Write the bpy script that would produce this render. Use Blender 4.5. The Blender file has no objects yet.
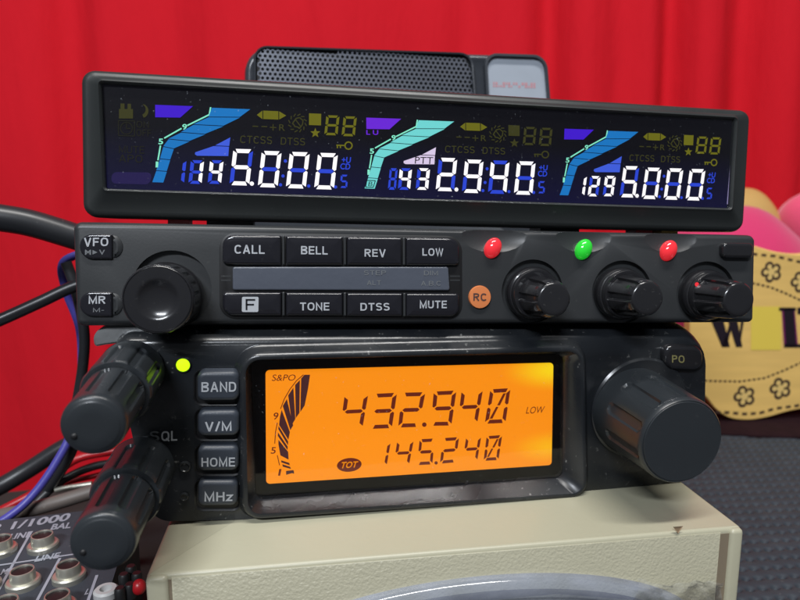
import bpy, bmesh, math, random
import numpy as np
from mathutils import Vector, Matrix
random.seed(4)
S = 0.01                      # everything below is written in centimetres
FPX = 640.0                   # focal length in photo pixels
PITCH = math.radians(9.3)
CAM = Vector((0, 0, 11.0))
COL = bpy.context.scene.collection
rad = math.radians

# ------------------------------------------------------------------ materials
def lin(c):
    return tuple((v/255/12.92 if v/255 <= .04045 else ((v/255+.055)/1.055)**2.4) for v in c)

def mat(name, col, rough=.45, metal=0, spec=.5, bump=0, bscale=400, bdetail=2, dust=0, var=0, vscale=30, emit=None, estr=1,
        coat=0, alpha=1, trans=0, sheen=0, rvar=0, dscale=1, stretch=None):
    m = bpy.data.materials.new(name); m.use_nodes = True
    nt = m.node_tree; b = nt.nodes['Principled BSDF']; L = nt.links
    b.inputs['Base Color'].default_value = (*col, 1)
    b.inputs['Roughness'].default_value = rough
    b.inputs['Metallic'].default_value = metal
    b.inputs['Specular IOR Level'].default_value = spec
    b.inputs['Coat Weight'].default_value = coat
    b.inputs['Alpha'].default_value = alpha
    b.inputs['Transmission Weight'].default_value = trans
    b.inputs['Sheen Weight'].default_value = sheen
    if emit:
        b.inputs['Emission Color'].default_value = (*emit, 1); b.inputs['Emission Strength'].default_value = estr
    tc = nt.nodes.new('ShaderNodeTexCoord')
    cur = None
    if var:
        n = nt.nodes.new('ShaderNodeTexNoise'); n.inputs['Scale'].default_value = vscale; n.inputs['Detail'].default_value = 5
        L.new(tc.outputs['Object'], n.inputs['Vector'])
        if stretch:
            mp = nt.nodes.new('ShaderNodeMapping'); mp.inputs['Scale'].default_value = stretch
            L.new(tc.outputs['Object'], mp.inputs[0]); L.new(mp.outputs[0], n.inputs['Vector'])
        mx = nt.nodes.new('ShaderNodeMix'); mx.data_type = 'RGBA'
        mx.inputs[6].default_value = (*[c*(1-var) for c in col], 1); mx.inputs[7].default_value = (*[min(1, c*(1+var)) for c in col], 1)
        L.new(n.outputs['Fac'], mx.inputs[0]); cur = mx.outputs[2]
    if dust:
        # fine settled dust: irregular specks and a few soft smudges
        n = nt.nodes.new('ShaderNodeTexNoise'); n.inputs['Scale'].default_value = 900*dscale; n.inputs['Detail'].default_value = 3
        n2 = nt.nodes.new('ShaderNodeTexNoise'); n2.inputs['Scale'].default_value = 60; n2.inputs['Detail'].default_value = 6
        L.new(tc.outputs['Object'], n.inputs['Vector']); L.new(tc.outputs['Object'], n2.inputs['Vector'])
        r = nt.nodes.new('ShaderNodeMapRange'); r.inputs[1].default_value = .65; r.inputs[2].default_value = .76
        r2 = nt.nodes.new('ShaderNodeMapRange'); r2.inputs[1].default_value = .45; r2.inputs[2].default_value = .75
        L.new(n.outputs['Fac'], r.inputs[0]); L.new(n2.outputs['Fac'], r2.inputs[0])
        a = nt.nodes.new('ShaderNodeMath'); a.operation = 'MULTIPLY_ADD'; a.inputs[2].default_value = 0
        L.new(r.outputs[0], a.inputs[0]); L.new(r2.outputs[0], a.inputs[1])
        s = nt.nodes.new('ShaderNodeMath'); s.operation = 'MULTIPLY_ADD'; s.inputs[1].default_value = .05
        L.new(r2.outputs[0], s.inputs[0]); L.new(a.outputs[0], s.inputs[2])
        s2 = nt.nodes.new('ShaderNodeMath'); s2.operation = 'MULTIPLY'; s2.inputs[1].default_value = dust
        L.new(s.outputs[0], s2.inputs[0])
        mx = nt.nodes.new('ShaderNodeMix'); mx.data_type = 'RGBA'
        mx.inputs[6].default_value = (*col, 1); mx.inputs[7].default_value = (.42, .42, .4, 1)
        if cur: L.new(cur, mx.inputs[6])
        L.new(s2.outputs[0], mx.inputs[0]); cur = mx.outputs[2]
    if cur: L.new(cur, b.inputs['Base Color'])
    if rvar:
        n = nt.nodes.new('ShaderNodeTexNoise'); n.inputs['Scale'].default_value = 45; n.inputs['Detail'].default_value = 4
        L.new(tc.outputs['Object'], n.inputs['Vector'])
        r = nt.nodes.new('ShaderNodeMapRange'); r.inputs[1].default_value = .3; r.inputs[2].default_value = .7
        r.inputs[3].default_value = max(.02, rough-rvar); r.inputs[4].default_value = rough+rvar
        L.new(n.outputs['Fac'], r.inputs[0]); L.new(r.outputs[0], b.inputs['Roughness'])
    if bump:
        n = nt.nodes.new('ShaderNodeTexNoise'); n.inputs['Scale'].default_value = bscale; n.inputs['Detail'].default_value = bdetail
        L.new(tc.outputs['Object'], n.inputs['Vector'])
        bp = nt.nodes.new('ShaderNodeBump'); bp.inputs['Strength'].default_value = bump; bp.inputs['Distance'].default_value = .0003
        L.new(n.outputs['Fac'], bp.inputs['Height']); L.new(bp.outputs[0], b.inputs['Normal'])
    return m

def emat(name, col, s=1.0):
    m = bpy.data.materials.new(name); m.use_nodes = True
    b = m.node_tree.nodes['Principled BSDF']
    b.inputs['Base Color'].default_value = (.004, .004, .004, 1); b.inputs['Roughness'].default_value = .6; b.inputs['Specular IOR Level'].default_value = .08
    b.inputs['Emission Color'].default_value = (*lin(col), 1); b.inputs['Emission Strength'].default_value = s
    return m

def glassmat(name, tint=(1, 1, 1), rough=.03, gain=1.0, milk=0.0, milkcol=(.7, .75, .8), dust=0):
    m = bpy.data.materials.new(name); m.use_nodes = True
    nt = m.node_tree; nt.nodes.clear(); N = nt.nodes.new; L = nt.links
    out = N('ShaderNodeOutputMaterial'); t = N('ShaderNodeBsdfTransparent'); t.inputs[0].default_value = (*tint, 1)
    g = N('ShaderNodeBsdfGlossy'); g.inputs['Roughness'].default_value = rough
    f = N('ShaderNodeFresnel'); f.inputs[0].default_value = 1.45
    mu = N('ShaderNodeMath'); mu.operation = 'MULTIPLY'; mu.inputs[1].default_value = gain
    mx = N('ShaderNodeMixShader'); L.new(f.outputs[0], mu.inputs[0]); L.new(mu.outputs[0], mx.inputs[0])
    L.new(t.outputs[0], mx.inputs[1]); L.new(g.outputs[0], mx.inputs[2])
    last = mx.outputs[0]
    if milk or dust:
        d = N('ShaderNodeBsdfDiffuse'); d.inputs[0].default_value = (*milkcol, 1)
        m2 = N('ShaderNodeMixShader')
        tc = N('ShaderNodeTexCoord'); n = N('ShaderNodeTexNoise'); n.inputs['Scale'].default_value = 1500 if dust else 90; n.inputs['Detail'].default_value = 4
        L.new(tc.outputs['Object'], n.inputs['Vector'])
        r = N('ShaderNodeMapRange')
        if dust:
            r.inputs[1].default_value = .70; r.inputs[2].default_value = .80; r.inputs[3].default_value = milk; r.inputs[4].default_value = dust
        else:
            r.inputs[1].default_value = .3; r.inputs[2].default_value = .7; r.inputs[3].default_value = milk*.6; r.inputs[4].default_value = milk*1.4
        L.new(n.outputs['Fac'], r.inputs[0]); L.new(r.outputs[0], m2.inputs[0])
        L.new(last, m2.inputs[1]); L.new(d.outputs[0], m2.inputs[2]); last = m2.outputs[0]
    L.new(last, out.inputs[0])
    return m

M = dict(
    housing=mat('dark satin plastic', (.020, .023, .023), .40, bump=.03, bscale=1500, dust=.10, rvar=.08),
    panel=mat('charcoal painted plastic', (.024, .026, .028), .42, bump=.04, bscale=1800, dust=.10, rvar=.06),
    body=mat('black moulded plastic', (.012, .014, .017), .27, bump=.05, bscale=1200, dust=1.0, rvar=.10),
    knob=mat('grey black knob plastic', (.023, .027, .031), .32, bump=.04, bscale=2500, dust=.08, rvar=.06),
    gknob=mat('glossy black knob plastic', (.014, .014, .016), .20, coat=.3, dust=.10, rvar=.05),
    gbutton=mat('glossy black button plastic', (.012, .012, .016), .16, coat=.4, dust=.06),
    strip=mat('grey smoked window plastic', (.075, .085, .11), .28, coat=.4, bump=.25, bscale=500, dust=.10),
    rubber=mat('slate button rubber', (.034, .041, .054), .42, bump=.1, bscale=2500, dust=.06),
    pit=mat('black recess plastic', (.007, .007, .008), .5),
    black=mat('black lcd mask', (.002, .002, .003), .6, spec=.1),
    print=mat('pale grey printing', (.40, .42, .45), .55),
    printd=mat('worn grey printing', (.13, .14, .15), .55),
    printo=mat('dull olive printing', (.20, .18, .07), .55),
    beige=mat('cream enamel steel', (.36, .345, .255), .42, bump=.5, bscale=1700, bdetail=1, var=.07, vscale=60, dust=.10),
    beiges=mat('cream smooth moulded edge', (.385, .37, .27), .38, bump=.15, bscale=500, var=.04),
    groove=mat('brown groove paint', (.20, .16, .11), .6),
    chrome=mat('nickel plated metal', (.55, .54, .47), .38, metal=.8, rvar=.1),
    steel=mat('dusty zinc bracket', (.42, .43, .43), .35, metal=.7, bump=.4, bscale=500, var=.2, vscale=150),
    white=mat('white plastic', (.42, .42, .42), .4),
    silk=mat('white silkscreen paint', (.27, .29, .34), .5, var=.15, vscale=200),
    mixer=mat('dark blue grey console paint', (.040, .044, .055), .7, spec=.15, bump=.2, bscale=1200, dust=.25),
    grille=mat('grey metal grille', (.13, .14, .17), .38, metal=.5, rvar=.05),
    spk=mat('black speaker plastic', (.040, .045, .054), .26, bump=.1, bscale=2000, rvar=.05),
    badge=mat('silvery badge plate', (.36, .40, .46), .4, metal=.1, var=.08, vscale=150),
    badgered=mat('faded red badge printing', (.46, .24, .27), .5),
    wood=mat('light plywood', (.76, .49, .145), .6, var=.2, vscale=25, stretch=(1, 1, 9), bump=.2, bscale=200),
    burn=mat('burnt dark brown line', (.035, .014, .010), .7),
    letter=mat('black letter paint', (.012, .006, .012), .5),
    letterp=mat('purple letter edge paint', (.16, .01, .09), .5),
    yellow=mat('yellow painted square', (.76, .57, .08), .6),
    flowerc=mat('pale yellow flower paint', (.72, .50, .17), .6),
    pink=mat('magenta plush fabric', (.56, .022, .12), .9, sheen=.4, bump=.5, bscale=300, var=.1, vscale=30),
    pinkp=mat('pale pink plush fabric', (.68, .07, .16), .9, sheen=.4, bump=.5, bscale=300, var=.3, vscale=25),
    tan=mat('tan straw', (.48, .30, .09), .8, bump=.4, bscale=300, var=.15, vscale=60),
    maroon=mat('dark maroon woven cloth', (.016, .006, .008), .95, spec=.1, bump=.8, bscale=500, var=.4, vscale=200),
    cable=mat('black rubber cable', (.018, .019, .022), .38, dust=.15, rvar=.08),
    cableg=mat('grey brown cable sheath', (.12, .10, .09), .5, dust=.2),
    blue=mat('violet blue cable sheath', (.06, .055, .30), .4, bump=.1, bscale=600),
    red=mat('red plastic sheath', (.40, .010, .015), .35),
    green=mat('green led lens', (.03, .45, .04), .15, coat=.5, emit=lin((20, 220, 40)), estr=.38),
    redled=mat('red led lens', (.60, .03, .04), .15, coat=.5, emit=lin((255, 40, 50)), estr=.38),
    busy=emat('lit yellow green led', (190, 255, 20), 1.6),
    orangeb=mat('orange printed button', (.62, .19, .06), .5, dust=.1),
    rcink=mat('dark brown ink', (.06, .03, .03), .6),
    table=mat('dark wooden table top', (.03, .027, .026), .8, spec=.1, bump=.3, bscale=200),
    tape=glassmat('crumpled clear tape', rough=.12, gain=2.2, milk=.09, milkcol=(.7, .72, .7)),
    lens=glassmat('scratched clear meter plastic', tint=(.80, .84, .95), rough=.12, gain=2.2, milk=.20, milkcol=(.55, .6, .75)),
    dial=mat('navy meter face', (.04, .045, .11), .4),
    pane=glassmat('clear display window', tint=(.97, .97, .98), rough=.02, gain=.6, dust=.35),
    # lit display inks
    dwhite=emat('lit white segments', (255, 250, 252), 1.25),
    dblue=emat('lit blue segments', (45, 74, 222), .95),
    dmint=emat('lit mint scale', (140, 245, 210), 1.0),
    dbar=emat('lit blue meter bars', (24, 126, 205), .9),
    dbarm=emat('lit mint meter bars', (118, 226, 222), .95),
    dpurple=emat('lit violet wedge', (72, 25, 225), .85),
    dpurpl2=emat('lit bright violet wedge', (112, 38, 225), .95),
    dwedge=emat('lit sky blue wedge', (68, 100, 235), .9),
    dwedgew=emat('lit white wedge', (232, 215, 245), .95),
    dolive=emat('dim olive icons', (120, 118, 20), .8),
    dolived=emat('very dim olive icons', (72, 72, 28), .65),
    dfaint=emat('faint olive icons', (44, 44, 24), .45),
    dinkb=emat('display gap black', (2, 3, 8), .3),
    dviolet=emat('violet backlight strip', (58, 44, 120), .38),
    sinkd=mat('dark lcd segment ink', (.10, .018, .01), .5, emit=lin((95, 28, 8)), estr=.8),
    sinkm=mat('charcoal lcd meter ink', (.03, .02, .03), .5, emit=lin((70, 30, 25)), estr=.8),
)

def lcd_orange():
    m = bpy.data.materials.new('amber backlit lcd'); m.use_nodes = True
    nt = m.node_tree; b = nt.nodes['Principled BSDF']; N = nt.nodes.new; L = nt.links
    b.inputs['Base Color'].default_value = (.3, .1, .01, 1); b.inputs['Roughness'].default_value = .4
    # the panel's own edge lamps sit at its right-hand side: the light guide is brightest there
    tc = N('ShaderNodeTexCoord'); sep = N('ShaderNodeSeparateXYZ'); L.new(tc.outputs['Generated'], sep.inputs[0])
    def spot(x, z, r):
        v = N('ShaderNodeVectorMath'); v.operation = 'DISTANCE'
        c = N('ShaderNodeCombineXYZ'); L.new(sep.outputs[0], c.inputs[0]); L.new(sep.outputs[2], c.inputs[2])
        v.inputs[1].default_value = (x, 0, z); L.new(c.outputs[0], v.inputs[0])
        mr = N('ShaderNodeMapRange'); mr.interpolation_type = 'SMOOTHSTEP'; mr.inputs[1].default_value = 0; mr.inputs[2].default_value = r
        mr.inputs[3].default_value = 1; mr.inputs[4].default_value = 0
        L.new(v.outputs['Value'], mr.inputs[0]); return mr.outputs[0]
    a = N('ShaderNodeMath'); a.operation = 'ADD'; a.use_clamp = True
    s1 = spot(1.0, .93, .22); s2 = spot(1.0, .2, .18)
    h = N('ShaderNodeMath'); h.operation = 'MULTIPLY'; h.inputs[1].default_value = .45; L.new(s2, h.inputs[0])
    L.new(s1, a.inputs[0]); L.new(h.outputs[0], a.inputs[1])
    mx = N('ShaderNodeMix'); mx.data_type = 'RGBA'; mx.inputs[6].default_value = (*lin((255, 146, 8)), 1); mx.inputs[7].default_value = (*lin((255, 226, 20)), 1)
    L.new(a.outputs[0], mx.inputs[0]); L.new(mx.outputs[2], b.inputs['Emission Color'])
    b.inputs['Emission Strength'].default_value = .92
    return m
M['amber'] = lcd_orange()
def lcd_dark():
    # the panel leaks a little blue backlight along its lower half, most around the big digits
    m = mat('dark blue leaking lcd', (.002, .002, .003), .6, spec=.1); nt = m.node_tree; N = nt.nodes.new; L = nt.links; b = nt.nodes['Principled BSDF']
    tc = N('ShaderNodeTexCoord'); sep = N('ShaderNodeSeparateXYZ'); L.new(tc.outputs['Generated'], sep.inputs[0])
    cr = N('ShaderNodeValToRGB'); e = cr.color_ramp.elements; e[0].position = 0; e[0].color = (*lin((12, 10, 48)), 1); e[1].position = .62; e[1].color = (*lin((5, 4, 9)), 1)
    x = e.new(.32); x.color = (*lin((9, 8, 34)), 1)
    L.new(sep.outputs[2], cr.inputs[0]); L.new(cr.outputs[0], b.inputs['Emission Color']); b.inputs['Emission Strength'].default_value = 1
    return m
M['lcddark'] = lcd_dark()

def curtain_mat():
    m = mat('red curtain cloth', (.58, .009, .019), .85, spec=.12, var=.05, vscale=6)
    nt = m.node_tree; N = nt.nodes.new; L = nt.links; b = nt.nodes['Principled BSDF']
    tc = N('ShaderNodeTexCoord'); mp = N('ShaderNodeMapping'); mp.inputs['Scale'].default_value = (1, 1, .06)
    n = N('ShaderNodeTexNoise'); n.inputs['Scale'].default_value = 420; n.inputs['Detail'].default_value = 3
    L.new(tc.outputs['Object'], mp.inputs[0]); L.new(mp.outputs[0], n.inputs['Vector'])
    bp = N('ShaderNodeBump'); bp.inputs['Strength'].default_value = .2; bp.inputs['Distance'].default_value = .0005
    L.new(n.outputs['Fac'], bp.inputs['Height'])
    mp2 = N('ShaderNodeMapping'); mp2.inputs['Scale'].default_value = (1, 1, .22); n2 = N('ShaderNodeTexNoise'); n2.inputs['Scale'].default_value = 38; n2.inputs['Detail'].default_value = 5
    L.new(tc.outputs['Object'], mp2.inputs[0]); L.new(mp2.outputs[0], n2.inputs['Vector'])
    bp2 = N('ShaderNodeBump'); bp2.inputs['Strength'].default_value = .5; bp2.inputs['Distance'].default_value = .006
    L.new(n2.outputs['Fac'], bp2.inputs['Height']); L.new(bp2.outputs[0], bp.inputs['Normal']); L.new(bp.outputs[0], b.inputs['Normal'])
    return m
M['curtain'] = curtain_mat()

def mat_mat():
    m = mat('dark grey foam mat', (.030, .036, .046), .65, spec=.25, bump=.25, bscale=900, var=.2, vscale=120, dust=.22, dscale=.6)
    return m
M['foam'] = mat_mat()

# ------------------------------------------------------------------ camera rays and frames
def ray(px, py):
    x = (px-400)/FPX; u = (300-py)/FPX
    return Vector((x, math.cos(PITCH)+u*math.sin(PITCH), -math.sin(PITCH)+u*math.cos(PITCH)))
def Wy(px, py, y):            # world point (cm) where a photo point meets the upright plane at distance y
    d = ray(px, py); return CAM+d*(y/d.y)
def Wz(px, py, z):            # ... and where it meets the level at height z
    d = ray(px, py); return CAM+d*((z-CAM.z)/d.z)

def empty(name, label, cat, mtx=None, group=None, kind=None):
    o = bpy.data.objects.new(name, None); COL.objects.link(o); o.empty_display_size = .01
    if mtx is not None:
        m = mtx.copy(); m.translation = m.translation*S; o.matrix_world = m
    tag(o, label, cat, group, kind); return o
def tag(o, label=None, cat=None, group=None, kind=None):
    if label: o['label'] = label
    if cat: o['category'] = cat
    if group: o['group'] = group
    if kind: o['kind'] = kind
    return o

class Frame:
    def __init__(s, yaw, pitch, roll, c, drop=0):
        R = Matrix.Rotation(rad(yaw), 4, 'Z') @ Matrix.Rotation(rad(pitch), 4, 'X') @ Matrix.Rotation(rad(roll), 4, 'Y')
        s.R = R.to_3x3(); s.c = Vector(c)-s.R@Vector((0, 0, drop)); s.m = Matrix.Translation(s.c) @ R
        s.Ri = s.R.inverted(); s.o = s.Ri@(CAM-s.c)
    def P(s, px, py, off=0.0):
        d = s.Ri@ray(px, py); return s.o+d*((off-s.o.y)/d.y)
    def k(s, p):              # cm per photo pixel at local point p
        w = s.m@p; d = w-CAM; f = d.y*math.cos(PITCH)-d.z*math.sin(PITCH); return f/FPX

def mk(name, verts, faces, m, parent=None, sharp=35, smooth=True):
    me = bpy.data.meshes.new(name); me.from_pydata([Vector(v)*S for v in verts], [], faces); me.update()
    bm = bmesh.new(); bm.from_mesh(me); bmesh.ops.recalc_face_normals(bm, faces=bm.faces); bm.to_mesh(me); bm.free()
    if smooth:
        me.polygons.foreach_set('use_smooth', [True]*len(me.polygons)); me.set_sharp_from_angle(angle=rad(sharp))
    o = bpy.data.objects.new(name, me); COL.objects.link(o); me.materials.append(m)
    if parent: o.parent = parent
    return o

class MB:
    def __init__(s): s.v = []; s.f = []
    def add(s, v, f):
        n = len(s.v); s.v += [Vector(p) for p in v]; s.f += [[i+n for i in q] for q in f]
    def poly(s, pts): s.add(pts, [list(range(len(pts)))])
    def loft(s, rings, cap0=False, cap1=True):
        n = len(rings[0]); v = [p for r in rings for p in r]; f = []
        for a in range(len(rings)-1):
            for i in range(n):
                j = (i+1) % n; f.append([a*n+i, a*n+j, (a+1)*n+j, (a+1)*n+i])
        if cap0: f.append(list(range(n))[::-1])
        if cap1: f.append([(len(rings)-1)*n+i for i in range(n)])
        s.add(v, f)
    def box(s, a, b):
        x0, y0, z0 = a; x1, y1, z1 = b
        v = [(x, y, z) for x in (x0, x1) for y in (y0, y1) for z in (z0, z1)]
        s.add(v, [[0, 1, 3, 2], [4, 6, 7, 5], [0, 4, 5, 1], [2, 3, 7, 6], [0, 2, 6, 4], [1, 5, 7, 3]])
    def ellipsoid(s, c, r, n=24, k=14, Rm=None):
        v = []; f = []
        for a in range(k+1):
            t = math.pi*a/k
            for i in range(n):
                p = 2*math.pi*i/n
                q = Vector((r[0]*math.sin(t)*math.cos(p), r[1]*math.sin(t)*math.sin(p), r[2]*math.cos(t)))
                if Rm: q = Rm@q
                v.append(Vector(c)+q)
        for a in range(k):
            for i in range(n):
                j = (i+1) % n; f.append([a*n+i, a*n+j, (a+1)*n+j, (a+1)*n+i])
        s.add(v, f)
    def build(s, name, m, parent=None, **kw): return mk(name, s.v, s.f, m, parent, **kw)

def rq(pts, r, n=6):
    """rounded outline through four (or more) local corner points; r one radius or a list"""
    out = []; N = len(pts); rs = r if isinstance(r, (list, tuple)) else [r]*N
    for i, c in enumerate(pts):
        a = pts[i-1]; b = pts[(i+1) % N]
        da = (a-c); db = (b-c); q = min(rs[i], da.length*.48, db.length*.48)
        p0 = c+da.normalized()*q; p2 = c+db.normalized()*q
        for j in range(n+1):
            t = j/n; w = .75
            den = (1-t)**2+2*w*t*(1-t)+t*t
            out.append((p0*(1-t)**2+c*2*w*t*(1-t)+p2*t*t)/den)
    return out
def inset(ring, d, y=None):
    n = len(ring); out = []
    A = sum(ring[i].x*ring[(i+1) % n].z-ring[(i+1) % n].x*ring[i].z for i in range(n))
    sg = 1 if A > 0 else -1
    for i in range(n):
        a, c, b = ring[i-1], ring[i], ring[(i+1) % n]
        e1 = Vector((c.x-a.x, 0, c.z-a.z)); e2 = Vector((b.x-c.x, 0, b.z-c.z))
        if e1.length < 1e-9: e1 = e2
        if e2.length < 1e-9: e2 = e1
        e1.normalize(); e2.normalize()
        n1 = Vector((-e1.z, 0, e1.x)); n2 = Vector((-e2.z, 0, e2.x)); h = (n1+n2)
        if h.length < 1e-6: h = n1
        h.normalize(); q = d*sg/max(.5, h.dot(n1))
        p = c+h*q; out.append(Vector((p.x, c.y if y is None else y, p.z)))
    return out
def atY(ring, y): return [Vector((p.x, y, p.z)) for p in ring]
def quad(fr, px, off=0.0): return [fr.P(x, y, off) for x, y in px]
def rect(x0, y0, x1, y1): return [(x0, y0), (x1, y0), (x1, y1), (x0, y1)]

def button(fr, name, m, parent, px, r, base=0.0, h=.1, e=.05, crown=0.0):
    C4 = quad(fr, px, base-h)
    def R_(d, y): return atY(rq(inset(C4, d), [max(.012, q-d) for q in r] if isinstance(r, (list, tuple)) else max(.012, r-d)), y)
    b = MB(); rings = [R_(0, base), R_(0, base-h+e)]
    for t in (30, 60, 90): rings.append(R_(e*(1-math.cos(rad(t))), base-h+e*(1-math.sin(rad(t)))))
    rings.append(R_(e+.01, base-h-.0005))
    if crown:
        for q in (.04, .08, .12, .16, .19): rings.append(R_(e+q, base-h-crown*(1-(1-q/.19)**2)))
    b.loft(rings); return b.build(name, m, parent, sharp=50)

def lathe(c, prof, n=72, rf=None):
    """turned shape about the frame's y axis at local (x, z) = c; prof is [(r, y)...] from back to front"""
    rings = []
    for r, y in prof:
        rings.append([Vector((c[0]+math.cos(2*math.pi*i/n)*r*(rf(2*math.pi*i/n, y, r) if rf else 1), y,
                              c[1]+math.sin(2*math.pi*i/n)*r*(rf(2*math.pi*i/n, y, r) if rf else 1))) for i in range(n)])
    return rings

# writing ------------------------------------------------------------------
_tc = {}
def textmesh(s, bold=0.0):
    k = (s, bold)
    if k in _tc: return _tc[k]
    cu = bpy.data.curves.new('writing', 'FONT'); cu.body = s; cu.size = 1; cu.offset = bold; cu.resolution_u = 4
    ob = bpy.data.objects.new('writing', cu); COL.objects.link(ob)
    dg = bpy.context.evaluated_depsgraph_get(); dg.update()
    me = bpy.data.meshes.new_from_object(ob.evaluated_get(dg))
    v = [tuple(x.co) for x in me.vertices]; f = [list(p.vertices) for p in me.polygons]
    bpy.data.objects.remove(ob); bpy.data.curves.remove(cu); bpy.data.meshes.remove(me)
    xs = [p[0] for p in v]; ys = [p[1] for p in v]
    x0, x1, y0, y1 = min(xs), max(xs), min(ys), max(ys)
    v = [((p[0]-x0)/(x1-x0), (p[1]-y0)/(y1-y0)) for p in v]
    _tc[k] = (v, f); return _tc[k]
def arc(cx, cy, rx, ry, a0, a1, n=14, p=2.6):
    out = []
    for i in range(n+1):
        a = math.radians(a0+(a1-a0)*i/n); c, s_ = math.cos(a), math.sin(a)
        out.append((cx+math.copysign(abs(c)**(2/p), c)*rx, cy+math.copysign(abs(s_)**(2/p), s_)*ry))
    return out
def glyphs(w):
    h = w/2; A = {}; X = .74; m = X-h; t = 1-h
    A['A'] = (.78, [[(h*.9, 0), (.39-.02, t+h*.2), (.39+.02, t+h*.2), (.78-h*.9, 0)], [(.2, .3), (.58, .3)]])
    A['B'] = (X, [[(h, 0), (h, 1)], [(h, t)]+arc(m-.24, .76, .22, .24-h, 90, -90, 8)+[(h, .52)], [(h, .52)]+arc(m-.24, .27, .24, .27-h, 90, -90, 8)+[(h, h)]])
    A['C'] = (X, [arc(.39, .5, .39-h, .5-h, 38, 322, 22)])
    A['D'] = (X, [[(h, 0), (h, 1)], [(h, t)]+arc(m-.33, .5, .33, .5-h, 90, -90, 14)+[(h, h)]])
    A['E'] = (.66, [[(h, 0), (h, 1)], [(h, t), (.66, t)], [(h, .52), (.62, .52)], [(h, h), (.66, h)]])
    A['F'] = (.64, [[(h, 0), (h, 1)], [(h, t), (.64, t)], [(h, .5), (.58, .5)]])
    A['H'] = (X, [[(h, 0), (h, 1)], [(m, 0), (m, 1)], [(h, .52), (m, .52)]])
    A['I'] = (w, [[(h, 0), (h, 1)]])
    A['L'] = (.62, [[(h, 0), (h, 1)], [(h, h), (.62, h)]])
    A['M'] = (.88, [[(h, 0), (h, 1-h*.5), (.44, .12), (.88-h, 1-h*.5), (.88-h, 0)]])
    A['N'] = (X, [[(h, 0), (h, 1-h), (m, h), (m, 1)]])
    A['O'] = (.80, [arc(.40, .5, .40-h, .5-h, 0, 360, 28)])
    A['Q'] = (.80, [arc(.40, .5, .40-h, .5-h, 0, 360, 28), [(.48, .28), (.78, -.02)]])
    A['P'] = (X-.04, [[(h, 0), (h, 1)], [(h, t)]+arc(m-.28, .72, .24, .28-h, 90, -90, 8)+[(h, .44)]])
    A['R'] = (X, [[(h, 0), (h, 1)], [(h, t)]+arc(m-.26, .73, .24, .27-h, 90, -90, 8)+[(h, .46)], [(.36, .46), (X-h*.9, 0)]])
    A['S'] = (.70, [arc(.35, .74, .35-h, .26-h, 20, 180, 8, 2.2)+arc(.35, .74, .35-h, .22, 200, 262, 3, 2.2)+arc(.35, .27, .35-h, .24, 80, 20, 3, 2.2)+arc(.35, .26, .35-h, .26-h, 0, -160, 9, 2.2)])
    A['T'] = (.70, [[(.35, 0), (.35, 1)], [(0, t), (.70, t)]])
    A['U'] = (X, [[(h, 1), (h, .3)]+arc(X/2, .33, X/2-h, .33-h, 180, 360, 12)+[(m, 1)]])
    A['V'] = (.76, [[(h*.9, 1), (.36, h*.3), (.40, h*.3), (.76-h*.9, 1)]])
    A['W'] = (1.0, [[(h*.8, 1), (.28, h*.4), (.5, 1-h*.4), (.72, h*.4), (1-h*.8, 1)]])
    A['z'] = (.54, [[(0, .72-h), (.50, .72-h), (.06, h), (.54, h)]])
    A['/'] = (.40, [[(.04, -.04), (.36, 1.04)]])
    A['-'] = (.34, [[(0, .42), (.34, .42)]])
    A['.'] = (w, [[(h, 0), (h, w)]])
    A['+'] = (.5, [[(.25, .2), (.25, .8)], [(0, .5), (.5, .5)]])
    A[' '] = (.3, [])
    return A
def strokemesh(s, w=.16, gap=.16):
    k = (s, w, 'st')
    if k in _tc: return _tc[k]
    G_ = glyphs(w); x = 0; v = []; f = []; lay = []; h = w/2; li = 0
    for ch in s:
        gw, pls = G_[ch]
        for pl_ in pls:
            P_ = [Vector((a+x, b_)) for a, b_ in pl_]; P_ = [p for i, p in enumerate(P_) if i == 0 or (p-P_[i-1]).length > 1e-4]
            closed = (P_[0]-P_[-1]).length < 1e-3; n = len(P_); base = len(v)
            for i, p in enumerate(P_):
                a = P_[i-1] if i else (P_[-2] if closed else None); c = P_[i+1] if i < n-1 else (P_[1] if closed else None)
                e1 = (p-a).normalized() if a is not None else None; e2 = (c-p).normalized() if c is not None else None
                e1 = e1 or e2; e2 = e2 or e1
                n1 = Vector((-e1.y, e1.x)); n2 = Vector((-e2.y, e2.x)); b_ = (n1+n2); b_ = b_.normalized() if b_.length > 1e-4 else n1
                q = h/max(.42, b_.dot(n1)); v += [p+b_*q, p-b_*q]; lay += [li, li]
            for i in range(n-1): f.append([base+2*i, base+2*i+1, base+2*i+3, base+2*i+2])
            li += 1
        x += gw+gap
    W_ = x-gap; v = [(p.x/W_, p.y, l) for p, l in zip(v, lay)]
    _tc[k] = (v, f); return _tc[k]
def addstroke(mb, q, s, w=.16, gap=.16):
    v, f = strokemesh(s, w, gap); q = [Vector(p) for p in q]; nn = Vector((0, -.0006, 0))
    mb.add([bil(q, u, vv)+nn*l for u, vv, l in v], f)
def bil(q, u, v):             # q = BL, BR, TR, TL
    return (q[0]*(1-u)+q[1]*u)*(1-v)+(q[3]*(1-u)+q[2]*u)*v
def addtext(mb, q, s, bold=.01, slant=0):
    v, f = textmesh(s, bold)
    mb.add([bil(q, u+slant*vv, vv) for u, vv in v], f)
def tq(fr, xl, yl, xr, yr, h, off, s=0, h2=None):   # text quad from its baseline ends and height in photo pixels
    h2 = h if h2 is None else h2
    return [fr.P(xl, yl, off), fr.P(xr, yr, off), fr.P(xr+s, yr-h2, off), fr.P(xl+s, yl-h, off)]
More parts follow.
